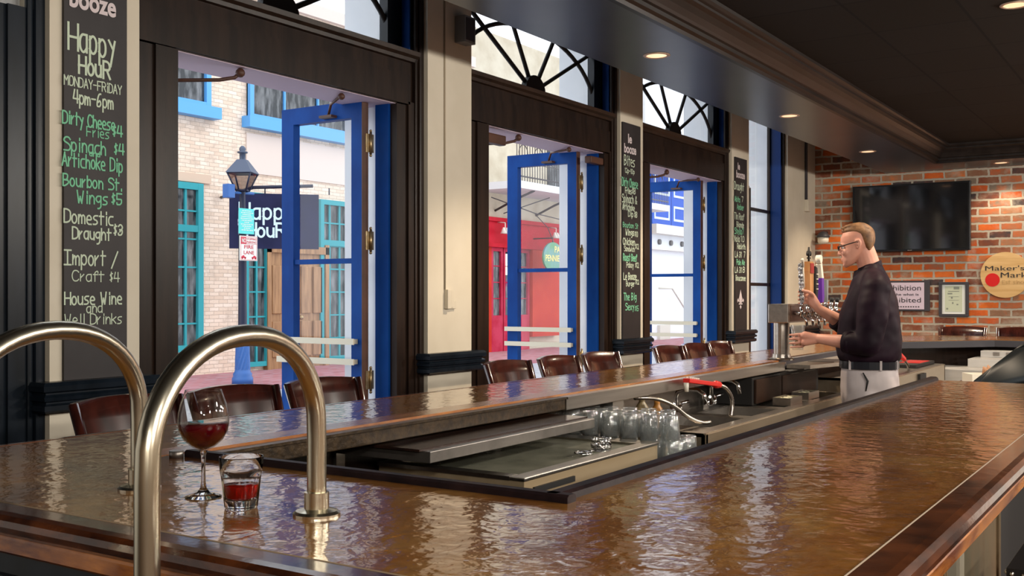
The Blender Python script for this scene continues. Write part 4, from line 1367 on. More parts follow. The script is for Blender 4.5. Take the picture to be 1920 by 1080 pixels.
# soda guns on their metal hoses
def soda_gun(p0, p1, hose, label, wide=0.018):
    p0, p1 = Vector(p0), Vector(p1)
    t = thing('soda_gun', label, 'soda gun', p0, 'soda guns')
    d = (p1 - p0).normalized()
    side = d.cross(Vector((0, 0, 1))).normalized()
    up = side.cross(d)
    R = Matrix((d, side, up)).transposed()
    L = (p1 - p0).length
    c = (p0 + p1) / 2
    b = MB(); b.box(c.x - L / 2, c.x + L / 2, c.y - wide, c.y + wide, c.z - 0.010, c.z + 0.010, rot=R, bev=0.004)
    b.capsule(p1 - d * 0.03, p1 + d * 0.01, 0.019, 0.017, 10, 3)
    b.build('handle', M_RED, t)
    b = MB()
    for k in range(5):
        for s in (-1, 1):
            q = p0 + d * (0.02 + k * 0.022) + side * s * wide * 0.5 + up * 0.010
            b.cyl(q, q + up * 0.008, 0.006, n=8)
    b.build('buttons', M_CREAMP, t)
    b = MB(); b.cyl(p0 - up * 0.01, p0 - up * 0.05 + d * 0.01, 0.012, 0.009, 10); b.build('nozzle', M_CREAMP, t)
    b = MB()
    P = [Vector(h) for h in hose]
    for _ in range(2):
        q = [P[0]]
        for a, c2 in zip(P, P[1:]):
            q += [a * .75 + c2 * .25, a * .25 + c2 * .75]
        P = q + [P[-1]]
    dense = []
    for a, c2 in zip(P, P[1:]):
        n = max(1, int((c2 - a).length / 0.006))
        dense += [a.lerp(c2, k / n) for k in range(n)]
    dense.append(P[-1])
    b.tube(dense, [0.0105 if k % 2 else 0.0085 for k in range(len(dense))], 8)
    b.build('hose', M_STEEL, t)
    return t


soda_gun((4.503, 1.97, 1.062), (4.86, 1.96, 1.018), [(4.87, 1.96, 1.015), (4.90, 1.94, 1.006), (4.96, 1.93, 0.96), (4.975, 1.93, 0.91), (4.95, 1.93, 0.86)], 'red soda gun with cream buttons resting over the sink under the steel counter edge')
soda_gun((7.73, 1.82, 1.10), (8.02, 1.80, 0.99), [(8.03, 1.80, 0.985), (8.15, 1.80, 0.94), (8.25, 1.82, 0.92)], 'red and cream soda gun standing behind the bartender')
b = MB()
hp = [Vector(h) for h in ((4.17, 2.07, 1.003), (4.25, 2.01, 1.0), (4.34, 1.96, 0.965), (4.42, 1.93, 0.905), (4.52, 1.90, 0.868), (4.60, 1.89, 0.868))]
P = hp
for _ in range(2):
    q = [P[0]]
    for a, c2 in zip(P, P[1:]):
        q += [a * .75 + c2 * .25, a * .25 + c2 * .75]
    P = q + [P[-1]]
dense = []
for a, c2 in zip(P, P[1:]):
    n = max(1, int((c2 - a).length / 0.006))
    dense += [a.lerp(c2, k / n) for k in range(n)]
b.tube(dense, [0.0098 if k % 2 else 0.0078 for k in range(len(dense))], 8)
one('metal_hose', b, M_STEEL, 'ribbed metal hose hanging from the counter edge down to the sink', 'hose')

# bottles in the dark behind the hose
for k, (x, y, z, c, h) in enumerate(((4.36, 2.05, 0.853, (0.5, 0.22, 0.05), 0.13), (4.39, 2.14, 0.853, (0.40, 0.30, 0.16), 0.14))):
    b = MB(); b.lathe([(0, 0), (0.03, 0), (0.032, 0.01), (0.032, h * 0.6), (0.014, h * 0.8), (0.013, h), (0, h)], (x, y, z), 14)
    t = one('sauce_bottle', b, mat('bottle_%d' % k, c, 0.3), ('amber bottle', 'tan bottle')[k] + ' in the shade behind the drying tumblers', 'bottle', 'bottles behind the tumblers')

# black cabinet under the counter below the beer tower
cb = thing('black_cabinet', 'black cabinet with brown front under the counter beside the faucet', 'cabinet', (5.9, 2.15, 0))
b = MB(); b.box(5.50, 6.68, 2.02, 2.26, 0.856, 1.005, bev=0.006); b.build('body', M_BLACK, cb)
b = MB(); b.box(5.52, 5.93, 2.005, 2.02, 0.865, 0.995, bev=0.004); b.box(5.96, 6.6, 2.008, 2.02, 0.865, 0.99, bev=0.004); b.build('door', noisy('cabinet_dark_brown', (0.012, 0.006, 0.004), (0.026, 0.012, 0.007), 3, 0.5, spec=0.2), cb)
for x, y, l in ((5.72, 1.90, 'small steel caddy on the sink bench, nearer the hoses'), (6.10, 1.92, 'small steel caddy on the sink bench, nearer the bartender')):
    t = thing('steel_caddy', l, 'caddy', (x, y, 0.853), 'steel caddies on the sink bench')
    b = MB(); b.box(x - 0.10, x + 0.10, y - 0.05, y - 0.044, 0.853, 0.895); b.box(x - 0.10, x + 0.10, y + 0.044, y + 0.05, 0.853, 0.895); b.box(x - 0.0995, x - 0.094, y - 0.044, y + 0.044, 0.853, 0.8945); b.box(x + 0.094, x + 0.0995, y - 0.044, y + 0.044, 0.853, 0.8945); b.box(x - 0.094, x + 0.094, y - 0.044, y + 0.044, 0.8535, 0.857)
    b.build('tray', M_STEEL, t)
    for k in range(6):
        b = MB(); b.ball((x - 0.075 + k * 0.03, y + 0.02 * (k % 2), 0.877), 0.016, 8); b.build('garnish', mat('garnish_pale', (0.55, 0.52, 0.36), 0.5), t)

# beer tower with taps and handles
tw = thing('beer_tower', 'steel T shaped beer tower on the bar before the bartender', 'beer tower', (6.15, 2.08, 1.07))
b = MB(); b.lathe([(0.047, 0.0), (0.047, 0.23)], (6.15, 2.08, 1.07), 28); b.build('column', M_STEEL, tw)
b = MB(); b.lathe([(0.0, 0.0), (0.072, 0.0), (0.074, 0.008), (0.056, 0.014), (0.053, 0.035), (0.047, 0.037)], (6.15, 2.08, 1.07), 40, smooth=False); b.build('flange', M_STEEL, tw)
b = MB(); b.box(6.03, 6.92, 2.0, 2.12, 1.292, 1.403, bev=0.004); b.build('header', M_STEEL, tw)
b = MB(); b.box(6.07, 6.90, 1.994, 2.0, 1.302, 1.393); b.build('tap_panel', noisy('tap_panel_bronze', (0.10, 0.05, 0.04), (0.18, 0.10, 0.07), 4, 0.3, 0.7), tw)
HANDLES = ['beads', 'oak', 'black', 'purple', 'grey', None, None]
for k, hk in enumerate(HANDLES):
    x = 6.12 + k * 0.118
    b = MB(); b.cyl((x, 2.0, 1.35), (x, 1.955, 1.35), 0.012, n=10); b.cyl((x, 1.95, 1.385), (x, 1.95, 1.33), 0.013, n=10); b.tube([(x, 1.95, 1.335), (x, 1.925, 1.315), (x, 1.915, 1.27)], 0.009, 8); b.cyl((x, 1.95, 1.385), (x, 1.945, 1.41), 0.009, 0.012, 10)
    tp = b.build('tap', M_CHROME, tw)
    if hk == 'oak':
        b = MB(); b.prism([(x - 0.018, 1.41), (x + 0.018, 1.41), (x + 0.033, 1.47), (x + 0.036, 1.60), (x + 0.03, 1.655), (x - 0.03, 1.655), (x - 0.036, 1.60), (x - 0.033, 1.47)], 1.925, 1.96, 'y')
        h = b.build('handle', noisy('tap_handle_oak', (0.40, 0.17, 0.06), (0.55, 0.30, 0.13), 5, 0.35, stretch=(5, 5, 0.7)), tp)
        b = MB(); b.box(x - 0.032, x + 0.032, 1.921, 1.926, 1.585, 1.645); b.build('handle_label', mat('handle_dark_red', (0.30, 0.02, 0.02), 0.4), tp)
        b = MB()
        b.prism([(x, 1.742), (x - 0.010, 1.715), (x - 0.0085, 1.70), (x - 0.004, 1.68), (x + 0.004, 1.68), (x + 0.0085, 1.70), (x + 0.010, 1.715)], 1.938, 1.948, 'y')
        for s in (-1, 1):
            b.tube([(x + s * 0.004, 1.943, 1.68), (x + s * 0.013, 1.943, 1.702), (x + s * 0.026, 1.943, 1.712), (x + s * 0.034, 1.943, 1.70), (x + s * 0.031, 1.943, 1.689)], [0.004, 0.0055, 0.0065, 0.006, 0.004], 8)
        b.box(x - 0.017, x + 0.017, 1.936, 1.95, 1.672, 1.68); b.box(x - 0.005, x + 0.005, 1.938, 1.948, 1.655, 1.675)
        b.build('fleur_de_lis_finial', M_BLACK, tp)
    elif hk == 'beads':
        b = MB()
        for q in range(11):
            b.ball((x - 0.004 - q * 0.0035, 1.945, 1.42 + q * 0.021), 0.0135 + (0.003 if q % 2 else 0), 8)
        b.build('handle', noisy('black_white_beads', (0.03, 0.03, 0.035), (0.75, 0.75, 0.78), 60, 0.25, 0.3), tp)
        b = MB(); b.tube([(x - 0.03, 1.93, 1.62), (x - 0.044, 1.93, 1.665), (x - 0.06, 1.93, 1.655)], 0.008, 8); b.tube([(x - 0.012, 1.93, 1.5), (x - 0.032, 1.93, 1.62)], 0.005, 6); b.build('handle_trim', M_CREAMP, tp)
    elif hk == 'black':
        b = MB(); b.prism([(x - 0.012, 1.41), (x + 0.012, 1.41), (x + 0.028, 1.50), (x + 0.010, 1.62), (x - 0.03, 1.63), (x - 0.025, 1.50)], 1.93, 1.96, 'y'); b.build('handle', M_BLACK, tp)
        b = MB()
        for q in range(4):
            b.box(x - 0.018, x + 0.018, 1.926, 1.93, 1.49 + q * 0.03, 1.495 + q * 0.03)
        b.build('handle_stripes', M_CREAMP, tp)
    elif hk == 'purple':
        b = MB(); b.prism([(x - 0.010, 1.41), (x + 0.014, 1.41), (x + 0.034, 1.44), (x + 0.022, 1.56), (x - 0.02, 1.56)], 1.93, 1.96, 'y'); b.build('handle', mat('handle_purple', (0.12, 0.03, 0.34), 0.35), tp)
        b = MB(); b.prism([(x - 0.02, 1.56), (x + 0.022, 1.56), (x - 0.012, 1.655), (x - 0.045, 1.64)], 1.93, 1.96, 'y'); b.cyl((x - 0.03, 1.93, 1.675), (x - 0.03, 1.96, 1.675), 0.026, n=16); b.build('handle_top', M_CREAMP, tp)
    elif hk == 'grey':
        b = MB(); b.prism([(x - 0.010, 1.41), (x + 0.010, 1.41), (x + 0.02, 1.55), (x - 0.02, 1.55)], 1.935, 1.955, 'y'); b.build('handle', M_GREYP, tp)
    else:
        b = MB(); b.tube([(x, 1.945, 1.41), (x, 1.94, 1.44)], [0.012, 0.015], 10); b.build('handle', M_BLACK, tp)
dt = thing('drip_tray', 'steel drip tray ledge below the beer taps', 'drip tray', (6.5, 1.9, 1.0))
b = MB(); b.prism([(6.06, 2.018), (6.06, 1.88), (6.45, 1.80), (7.25, 1.80), (7.25, 2.018)], 1.028, 1.050); b.build('tray', M_STEEL, dt)
b = MB(); b.box(6.4, 7.1, 1.84, 2.0, 1.05, 1.053); b.build('grate', M_STEELD, dt)
for x in (6.3, 7.0):
    b = MB(); b.box(x, x + 0.06, 1.99, 2.10, 1.006, 1.028); b.build('bracket', M_STEELD, dt)

# benches past the bartender
s2 = thing('steel_bench', 'steel work bench behind the bartender', 'bench', (8.1, 1.9, 0))
b = MB(); b.box(7.10, 9.05, 1.71, 1.735, 0.60, 0.90, bev=0.004); b.box(7.1, 7.125, 1.71, 2.2, 0.6, 0.9); b.box(9.025, 9.05, 1.71, 2.2, 0.6, 0.9); b.build('apron', M_SINKF, s2)
b = MB(); b.box(7.10, 9.05, 1.72, 2.2, 0.885, 0.903); b.build('top', M_STEEL, s2)
b = MB(); b.box(8.05, 8.25, 1.69, 1.71, 0.78, 0.88); b.build('control_box', M_BLACK, s2)
for x in (7.14, 8.96):
    b = MB(); b.box(x, x + 0.05, 1.76, 1.81, 0, 0.6); b.box(x, x + 0.05, 2.1, 2.15, 0, 0.6); b.build('leg', M_STEELD, s2)
t = thing('bar_mat', 'black and red bar mat lying on the bench behind the soda gun', 'mat', (8.7, 1.9, 0.903))
b = MB(); b.box(8.35, 9.0, 1.78, 2.12, 0.903, 0.93, bev=0.006); b.build('mat', M_BLACK, t)
b = MB(); b.box(8.55, 8.9, 1.80, 1.95, 0.93, 0.934); b.build('red_pad', M_RED, t)
s3 = thing('undercounter_fridge', 'steel undercounter unit below the brick end of the bar', 'cooler', (9.6, 0.4, 0))
b = MB(); b.box(9.12, 9.60, -1.6, 1.82, 0.05, 0.86, bev=0.006); b.build('body', M_STEELB, s3)
b = MB(); b.box(9.40, 9.87, -1.6, 1.60, 0.86, 0.93, bev=0.004); b.box(9.70, 9.87, -1.6, 1.55, 0.93, 0.985, bev=0.004); b.build('shelf', M_STEELB, s3)
b = MB()
for q in range(12):
    b.box(9.69, 9.70, 0.3 + q * 0.1, 0.35 + q * 0.1, 0.945, 0.975)
b.build('vents', M_STEELD, s3)
nc = thing('napkin_caddy', 'pale napkin caddy with wooden stirrers beside the dark hood', 'caddy', (7.13, 1.15, 0.87))
b = MB(); b.box(7.04, 7.22, 1.07, 1.22, 0.87, 0.965, rz=0.5); b.build('box', M_CREAMP, nc)
b = MB()
for k in range(9):
    b.tube([(7.06 + k * 0.017, 1.10 + 0.01 * (k % 3), 0.965), (7.05 + k * 0.018, 1.09 + 0.012 * (k % 3), 1.0 + 0.006 * (k % 4))], 0.005, 6)
b.build('stirrers', mat('stirrer_wood', (0.42, 0.22, 0.12), 0.6), nc)
nb = thing('ice_chest', 'low steel ice chest carrying the napkin caddy', 'ice chest', (7.3, 1.1, 0))
b = MB(); b.box(6.9, 7.8, 0.7, 1.35, 0.05, 0.84); b.build('body', M_SINKF, nb)
b = MB(); b.box(6.88, 7.82, 0.68, 1.37, 0.84, 0.87, bev=0.004); b.build('lid', M_STEEL, nb)

# dark hooded machine past the end of the near counter
hd = thing('covered_machine', 'big dark teal-black rounded hood past the end of the near counter', 'machine cover', (5.5, 0.4, 0))
M_HOOD = noisy('hood_black_teal', (0.006, 0.008, 0.010), (0.010, 0.030, 0.036), 1.2, 0.35)
b = MB()
pr = [(0.93, 0.96), (0.90, 1.045), (0.80, 1.13), (0.72, 1.20), (0.66, 1.25), (0.60, 1.278), (0.53, 1.29), (0.0, 1.30), (0.0, 0.96)]
b.prism(pr, 5.42, 5.80, 'x')
bmesh.ops.bevel(b.bm, geom=[e for e in b.bm.edges if abs(e.verts[0].co.x - e.verts[1].co.x) < 1e-5 and abs(e.verts[0].co.x - 5.42) < 1e-4 and max(e.verts[0].co.z, e.verts[1].co.z) > 0.97], offset=0.03, segments=3, affect='EDGES')
b.build('hood', M_HOOD, hd, smooth=True)
b = MB(); b.box(5.45, 5.78, 0.03, 0.88, 0.05, 0.96); b.build('stand', M_WELL, hd)

# ------------------------------------------------------------------ on the walls
def chalkboard(x0, x1, z0, z1, rows, label, sw, logo, fleur=None):
    t = thing('chalkboard', label, 'chalkboard', ((x0 + x1) / 2, 3.935, z0), 'tall menu chalkboards')
    b = MB(); b.box(x0, x1, 3.925, 3.9395, z0, z1); b.build('board', M_BOARD, t)
    b = MB()
    for (tx, x, z, w, h, c) in rows:
        b.mi = 1 if c == 'g' else 0
        hand_letters(b, tx, (x, 3.9235, z), (1, 0, 0), (0, 0, 1), w, h, sw * (0.7 if h < 0.045 else (1.5 if h > 0.07 and x < 3 else 1.0)))
    b.build('chalk_writing', [M_CHALKW, M_CHALKG], t)
    b = MB()
    for (tx, x, z, w, h, f) in logo:
        type_letters(b, tx, (x, 3.9235, z), (1, 0, 0), (0, 0, 1), w, h, 0.001, f)
    if fleur:
        x, z, s = fleur
        b.prism([(x, z + s), (x - 0.22 * s, z + 0.55 * s), (x - 0.08 * s, z + 0.32 * s), (x + 0.08 * s, z + 0.32 * s), (x + 0.22 * s, z + 0.55 * s)], 3.922, 3.924, 'y')
        for q in (-1, 1):
            b.prism([(x + q * 0.08 * s, z + 0.30 * s), (x + q * 0.18 * s, z + 0.42 * s), (x + q * 0.34 * s, z + 0.56 * s), (x + q * 0.46 * s, z + 0.46 * s), (x + q * 0.40 * s, z + 0.34 * s), (x + q * 0.30 * s, z + 0.42 * s)][::q], 3.922, 3.924, 'y')
        b.box(x - 0.25 * s, x + 0.25 * s, 3.922, 3.924, z + 0.24 * s, z + 0.30 * s)
        b.prism([(x, z), (x - 0.12 * s, z + 0.12 * s), (x, z + 0.22 * s), (x + 0.12 * s, z + 0.12 * s)], 3.922, 3.924, 'y')
    b.build('chalk_logo', M_CHALKP, t)
    return t


BOARD_HAPPY = [
    ('Happy', 2.669, 2.473, 0.226, 0.11, 'w'),
    ('HouR', 2.716, 2.382, 0.152, 0.073, 'w'),
    ('MONDAY-FRiDAY', 2.649, 2.324, 0.276, 0.039, 'w'),
    ('4pm-6pm', 2.691, 2.255, 0.193, 0.054, 'w'),
    ('Dirty Cheese', 2.642, 2.164, 0.25, 0.051, 'g'),
    ('Fries', 2.754, 2.124, 0.109, 0.04, 'g'),
    ('$4', 2.876, 2.141, 0.054, 0.046, 'g'),
    ('Spinach', 2.647, 2.053, 0.2, 0.055, 'g'),
    ('$4', 2.884, 2.064, 0.054, 0.046, 'g'),
    ('and', 2.767, 2.042, 0.051, 0.022, 'g'),
    ('Artichoke Dip', 2.639, 1.988, 0.291, 0.055, 'g'),
    ('Bourbon St.', 2.644, 1.907, 0.281, 0.049, 'g'),
    ('Wings', 2.708, 1.84, 0.147, 0.051, 'g'),
    ('$5', 2.868, 1.847, 0.065, 0.046, 'g'),
    ('Domestic', 2.649, 1.754, 0.235, 0.055, 'w'),
    ('Draught', 2.686, 1.689, 0.185, 0.049, 'w'),
    ('$3', 2.881, 1.714, 0.054, 0.046, 'w'),
    ('Import /', 2.649, 1.58, 0.251, 0.061, 'w'),
    ('Craft', 2.686, 1.512, 0.15, 0.044, 'w'),
    ('$4', 2.86, 1.512, 0.054, 0.041, 'w'),
    ('House Wine', 2.651, 1.415, 0.276, 0.05, 'w'),
    ('and', 2.754, 1.38, 0.075, 0.039, 'w'),
    ('Well Drinks', 2.651, 1.331, 0.276, 0.044, 'w'),
]
BOARD_BITES = [
    ('Bites', 7.722, 2.521, 0.193, 0.08, 'w'),
    ('12p-10p', 7.735, 2.461, 0.173, 0.037, 'w'),
    ('Dirty Cheese', 7.682, 2.348, 0.289, 0.068, 'g'),
    ('Fries', 7.74, 2.292, 0.117, 0.045, 'w'),
    ('$8', 7.86, 2.298, 0.074, 0.049, 'w'),
    ('Spinach &', 7.687, 2.216, 0.261, 0.064, 'w'),
    ('Artichoke', 7.692, 2.156, 0.22, 0.048, 'w'),
    ('Dip', 7.794, 2.106, 0.092, 0.045, 'w'),
    ('$8', 7.902, 2.105, 0.061, 0.045, 'w'),
    ('Bourbon St', 7.7, 2.012, 0.276, 0.04, 'g'),
    ('Wings', 7.749, 1.95, 0.153, 0.048, 'w'),
    ('$10', 7.908, 1.945, 0.068, 0.041, 'w'),
    ('Chicken', 7.7, 1.871, 0.215, 0.052, 'w'),
    ('Sandwich', 7.722, 1.818, 0.19, 0.04, 'w'),
    ('$12', 7.921, 1.843, 0.068, 0.041, 'w'),
    ('Roast Beef', 7.705, 1.739, 0.247, 0.056, 'g'),
    ('Poboy', 7.763, 1.684, 0.13, 0.044, 'w'),
    ('$12', 7.921, 1.687, 0.068, 0.041, 'w'),
    ('Le Booze', 7.71, 1.586, 0.235, 0.052, 'w'),
    ('Burger', 7.758, 1.53, 0.154, 0.044, 'w'),
    ('$12', 7.923, 1.548, 0.07, 0.037, 'w'),
    ('The Big', 7.714, 1.417, 0.231, 0.056, 'g'),
    ('Sexy', 7.746, 1.336, 0.156, 0.053, 'g'),
    ('$15', 7.912, 1.326, 0.077, 0.041, 'g'),
]
BOARD_DRAUGHT = [
    ('Draught', 10.164, 2.53, 0.263, 0.076, 'w'),
    ('Abita', 10.173, 2.408, 0.147, 0.05, 'g'),
    ('7', 10.368, 2.418, 0.055, 0.052, 'w'),
    ('Amber', 10.238, 2.332, 0.189, 0.055, 'g'),
    ('Tin Roof', 10.164, 2.229, 0.268, 0.064, 'w'),
    ('Blonde', 10.227, 2.152, 0.2, 0.051, 'w'),
    ('Stella', 10.173, 2.081, 0.195, 0.06, 'g'),
    ('7', 10.38, 2.087, 0.052, 0.052, 'g'),
    ('Nola', 10.164, 2.001, 0.145, 0.06, 'w'),
    ('10', 10.344, 2.009, 0.107, 0.056, 'w'),
    ('Rebirth', 10.243, 1.932, 0.228, 0.052, 'w'),
    ('LA 31', 10.18, 1.845, 0.188, 0.055, 'w'),
    ('7', 10.427, 1.849, 0.053, 0.056, 'w'),
    ('Pale Ale', 10.227, 1.77, 0.224, 0.051, 'g'),
    ('LA 31', 10.18, 1.689, 0.188, 0.055, 'w'),
    ('8', 10.399, 1.693, 0.072, 0.056, 'w'),
    ('Boucanee', 10.204, 1.608, 0.276, 0.051, 'w'),
]

chalkboard(2.649, 2.954, 1.101, 2.86, BOARD_HAPPY, 'tall black chalkboard headed Happy Hour with prices in green and cream chalk', 0.0068, [('booze', 2.672, 2.655, 0.225, 0.085, 0.03), ("'", 2.87, 2.70, 0.02, 0.05, 0.03)])
chalkboard(7.703, 8.026, 1.101, 2.87, BOARD_BITES, 'tall black chalkboard listing Bites between the second and third doors', 0.009, [('booze', 7.72, 2.625, 0.22, 0.075, 0.03), ('le', 7.79, 2.71, 0.07, 0.075, 0.03)])
chalkboard(10.192, 10.523, 1.101, 2.86, BOARD_DRAUGHT, 'tall black chalkboard listing Draught beers with a fleur-de-lis beside the narrow window', 0.0095, [('booze', 10.215, 2.655, 0.24, 0.075, 0.03), ('le', 10.255, 2.74, 0.06, 0.07, 0.03)], (10.335, 1.315, 0.20))

t = thing('wall_speaker', 'small dark grey box speaker high beside the second fanlight', 'speaker', (5.48, 3.9, 3.05))
b = MB(); b.box(5.40, 5.52, 3.86, 3.94, 3.05, 3.22, bev=0.006); b.build('cabinet', M_GREYP, t)
b = MB(); b.box(5.415, 5.505, 3.856, 3.86, 3.065, 3.205); b.build('grille', M_GREYFR, t)
t = thing('cord_box', 'beige cord box with a thin cable up the pilaster', 'junction box', (5.33, 3.93, 1.37))
b = MB(); b.box(5.29, 5.33, 3.91, 3.94, 1.37, 1.49, bev=0.004); b.box(5.33, 5.40, 3.925, 3.94, 1.37, 1.42, bev=0.003); b.box(5.335, 5.36, 3.915, 3.935, 1.38, 1.48); b.build('box', M_BEIGE, t)
b = MB(); b.tube([(5.292, 3.936, 1.49), (5.289, 3.936, 4.4)], 0.006, 6); b.build('cable', noisy('cable_grey_beige', (0.35, 0.29, 0.2), (0.4, 0.33, 0.24), 3, 0.6), t)
t = thing('conduit', 'dark conduit pipe with a small box in the corner by the brick wall', 'conduit', (12.5, 3.92, 2.5))
b = MB(); b.tube([(12.50, 3.925, 2.6), (12.50, 3.925, 4.4)], 0.018, 8); b.build('pipe', M_GREYFR, t)
b = MB(); b.box(12.47, 12.56, 3.89, 3.94, 2.46, 2.60, bev=0.005); b.build('box', M_BEIGE, t)
t = thing('corner_light', 'small white lamp with dark cap in the corner at the brick wall', 'wall light', (12.8, 3.9, 2.08))
b = MB(); b.lathe([(0, 0.0), (0.05, 0.005), (0.065, 0.03), (0.066, 0.08), (0.0, 0.085)], (12.76, 3.80, 2.08), 16); b.build('diffuser', M_CREAMP, t)
b = MB(); b.lathe([(0.0, 0.075), (0.08, 0.078), (0.075, 0.10), (0.05, 0.13), (0.02, 0.15), (0, 0.155)], (12.76, 3.80, 2.08), 16); b.tube([(12.76, 3.80, 2.2), (12.9, 3.80, 2.22)], 0.02, 8); b.build('cap', M_GREYFR, t)

tv = thing('television', 'large flat black television mounted on the brick wall', 'television', (12.85, 2.83, 1.97))
b = MB(); b.box(12.80, 12.86, 2.15, 3.46, 1.97, 2.755, bev=0.006); b.build('housing', mat('tv_black', (0.008, 0.008, 0.009), 0.3), tv)
b = MB(); b.box(12.797, 12.80, 2.175, 3.435, 1.995, 2.735); b.build('screen', mat('tv_screen', (0.004, 0.004, 0.005), 0.06, spec=1.0, coat=1.0), tv)
b = MB(); b.box(12.86, 12.9, 2.6, 3.0, 2.2, 2.5); b.build('mount', M_BLACK, tv)
b = MB(); b.box(12.798, 12.802, 2.78, 2.83, 1.978, 1.984); b.build('badge', M_NAIL, tv)

pg = thing('prohibition_sign', 'lilac Prohibition sign half hidden behind the bartender', 'sign', (12.88, 2.9, 1.295))
b = MB(); b.box(12.87, 12.9, 2.60, 3.22, 1.275, 1.63, bev=0.004); b.build('frame', M_GREYFR, pg)
b = MB(); b.box(12.866, 12.87, 2.66, 3.20, 1.295, 1.607); b.build('panel', mat('lilac_panel', (0.60, 0.50, 0.60), 0.6), pg)
b = MB()
U_, V_ = (0, -1, 0), (0, 0, 1)
type_letters(b, 'Prohibition', (12.865, 3.16, 1.515), U_, V_, 0.465, 0.065, 0.001, 0.0)
type_letters(b, 'is not the what is', (12.865, 3.15, 1.455), U_, V_, 0.43, 0.03, 0.001, 0.01)
type_letters(b, 'prohibited', (12.865, 3.16, 1.375), U_, V_, 0.465, 0.06, 0.001, 0.0)
for k in range(16):
    b.box(12.8645, 12.8655, 3.15 - k * 0.028 - 0.017, 3.15 - k * 0.028, 1.318, 1.33)
b.build('lettering', M_INK, pg)

cf = thing('framed_certificate', 'slate framed certificate on the brick wall beside the round wooden sign', 'certificate', (12.88, 2.35, 1.226))
b = MB()
for q in ((2.18, 2.50, 1.215, 1.245), (2.18, 2.50, 1.58, 1.61), (2.18, 2.215, 1.245, 1.58), (2.465, 2.50, 1.245, 1.58)):
    b.box(12.86, 12.9, q[0], q[1], q[2], q[3], bev=0.004)
b.build('frame', M_GREYFR, cf)
b = MB(); b.box(12.875, 12.9, 2.215, 2.465, 1.245, 1.58); b.build('mat_board', M_PAPER, cf)
b = MB(); b.box(12.873, 12.875, 2.25, 2.435, 1.27, 1.565); b.build('paper', mat('certificate_green', (0.52, 0.56, 0.42), 0.8), cf)
b = MB()
for (y, z, w, h) in ((2.31, 1.525, 0.06, 0.03), (2.38, 1.47, 0.05, 0.015), (2.34, 1.50, 0.12, 0.008), (2.36, 1.42, 0.02, 0.02), (2.35, 1.36, 0.015, 0.02), (2.30, 1.345, 0.02, 0.015), (2.41, 1.295, 0.022, 0.018), (2.34, 1.44, 0.11, 0.004), (2.34, 1.40, 0.11, 0.004)):
    b.box(12.872, 12.873, y - w / 2, y + w / 2, z, z + h)
b.build('print', mat('print_grey', (0.22, 0.24, 0.20), 0.8), cf)

mk = thing('round_wooden_sign', 'round pale wooden sign with a red disc and dark lettering on the brick wall', 'sign', (12.88, 1.82, 1.43))
M_SIGNW = noisy('pale_sign_wood', (0.56, 0.33, 0.12), (0.72, 0.48, 0.22), 2.5, 0.5, stretch=(1, 0.5, 7))
cy_, cz_ = 1.80, 1.685
b = MB(); b.prism([(cy_ + 0.255 * math.cos(a * PI / 24), cz_ + 0.255 * math.sin(a * PI / 24)) for a in range(48)], 12.86, 12.9, 'x'); b.build('disc', M_SIGNW, mk)
b = MB(); b.prism([(1.93 + 0.075 * math.cos(a * PI / 16), 1.63 + 0.075 * math.sin(a * PI / 16)) for a in range(32)], 12.857, 12.86, 'x'); b.build('red_disc', mat('sign_red_disc', (0.62, 0.008, 0.006), 0.5), mk)
b = MB()
type_letters(b, "Maker's", (12.8575, 2.005, 1.735), U_, V_, 0.40, 0.055, 0.001, 0.0)
type_letters(b, 'Mark', (12.8575, 1.845, 1.655), U_, V_, 0.27, 0.062, 0.001, 0.0)
b.build('lettering', M_INK, mk)
b = MB(); hand_letters(b, 'Est since', (12.8575, 1.83, 1.585), U_, V_, 0.24, 0.04, 0.005); b.build('small_lettering', mat('sign_tan_ink', (0.42, 0.26, 0.10), 0.6), mk)

# ================================================================== THE BARTENDER
# local frame: +x the way he faces, +y his left (towards the bar stools' opposite side), z up
px_, py_ = 6.08, 1.564
man = thing('person', 'bartender in black shirt, glasses and pale trousers pouring a beer behind the bar', 'person', (0, 0, 0))
M_SKIN = noisy('skin_fair', (0.58, 0.26, 0.18), (0.66, 0.33, 0.24), 9, 0.5)
M_HAIR = noisy('hair_brown', (0.10, 0.045, 0.018), (0.24, 0.12, 0.05), 30, 0.6)
M_SHIRT = noisy('shirt_black_plum', (0.008, 0.003, 0.007), (0.018, 0.007, 0.014), 5, 0.6, spec=0.15)
M_TROU = noisy('trousers_pale_grey', (0.44, 0.38, 0.38), (0.52, 0.46, 0.45), 4, 0.8)


def remeshed(o, vox, smooth=6, folds=None):
    m = o.modifiers.new('r', 'REMESH'); m.mode = 'VOXEL'; m.voxel_size = vox
    s = o.modifiers.new('s', 'SMOOTH'); s.factor = 0.5; s.iterations = smooth
    if folds:
        tx = bpy.data.textures.new('cloth_folds', 'CLOUDS'); tx.noise_scale = folds[1]; tx.noise_depth = 1
        d = o.modifiers.new('d', 'DISPLACE'); d.texture = tx; d.strength = folds[0]; d.mid_level = 0.5
    dg = bpy.context.evaluated_depsgraph_get()
    me = bpy.data.meshes.new_from_object(o.evaluated_get(dg))
    for p in me.polygons:
        p.use_smooth = True
    o.modifiers.clear()
    o.data = me
    return o


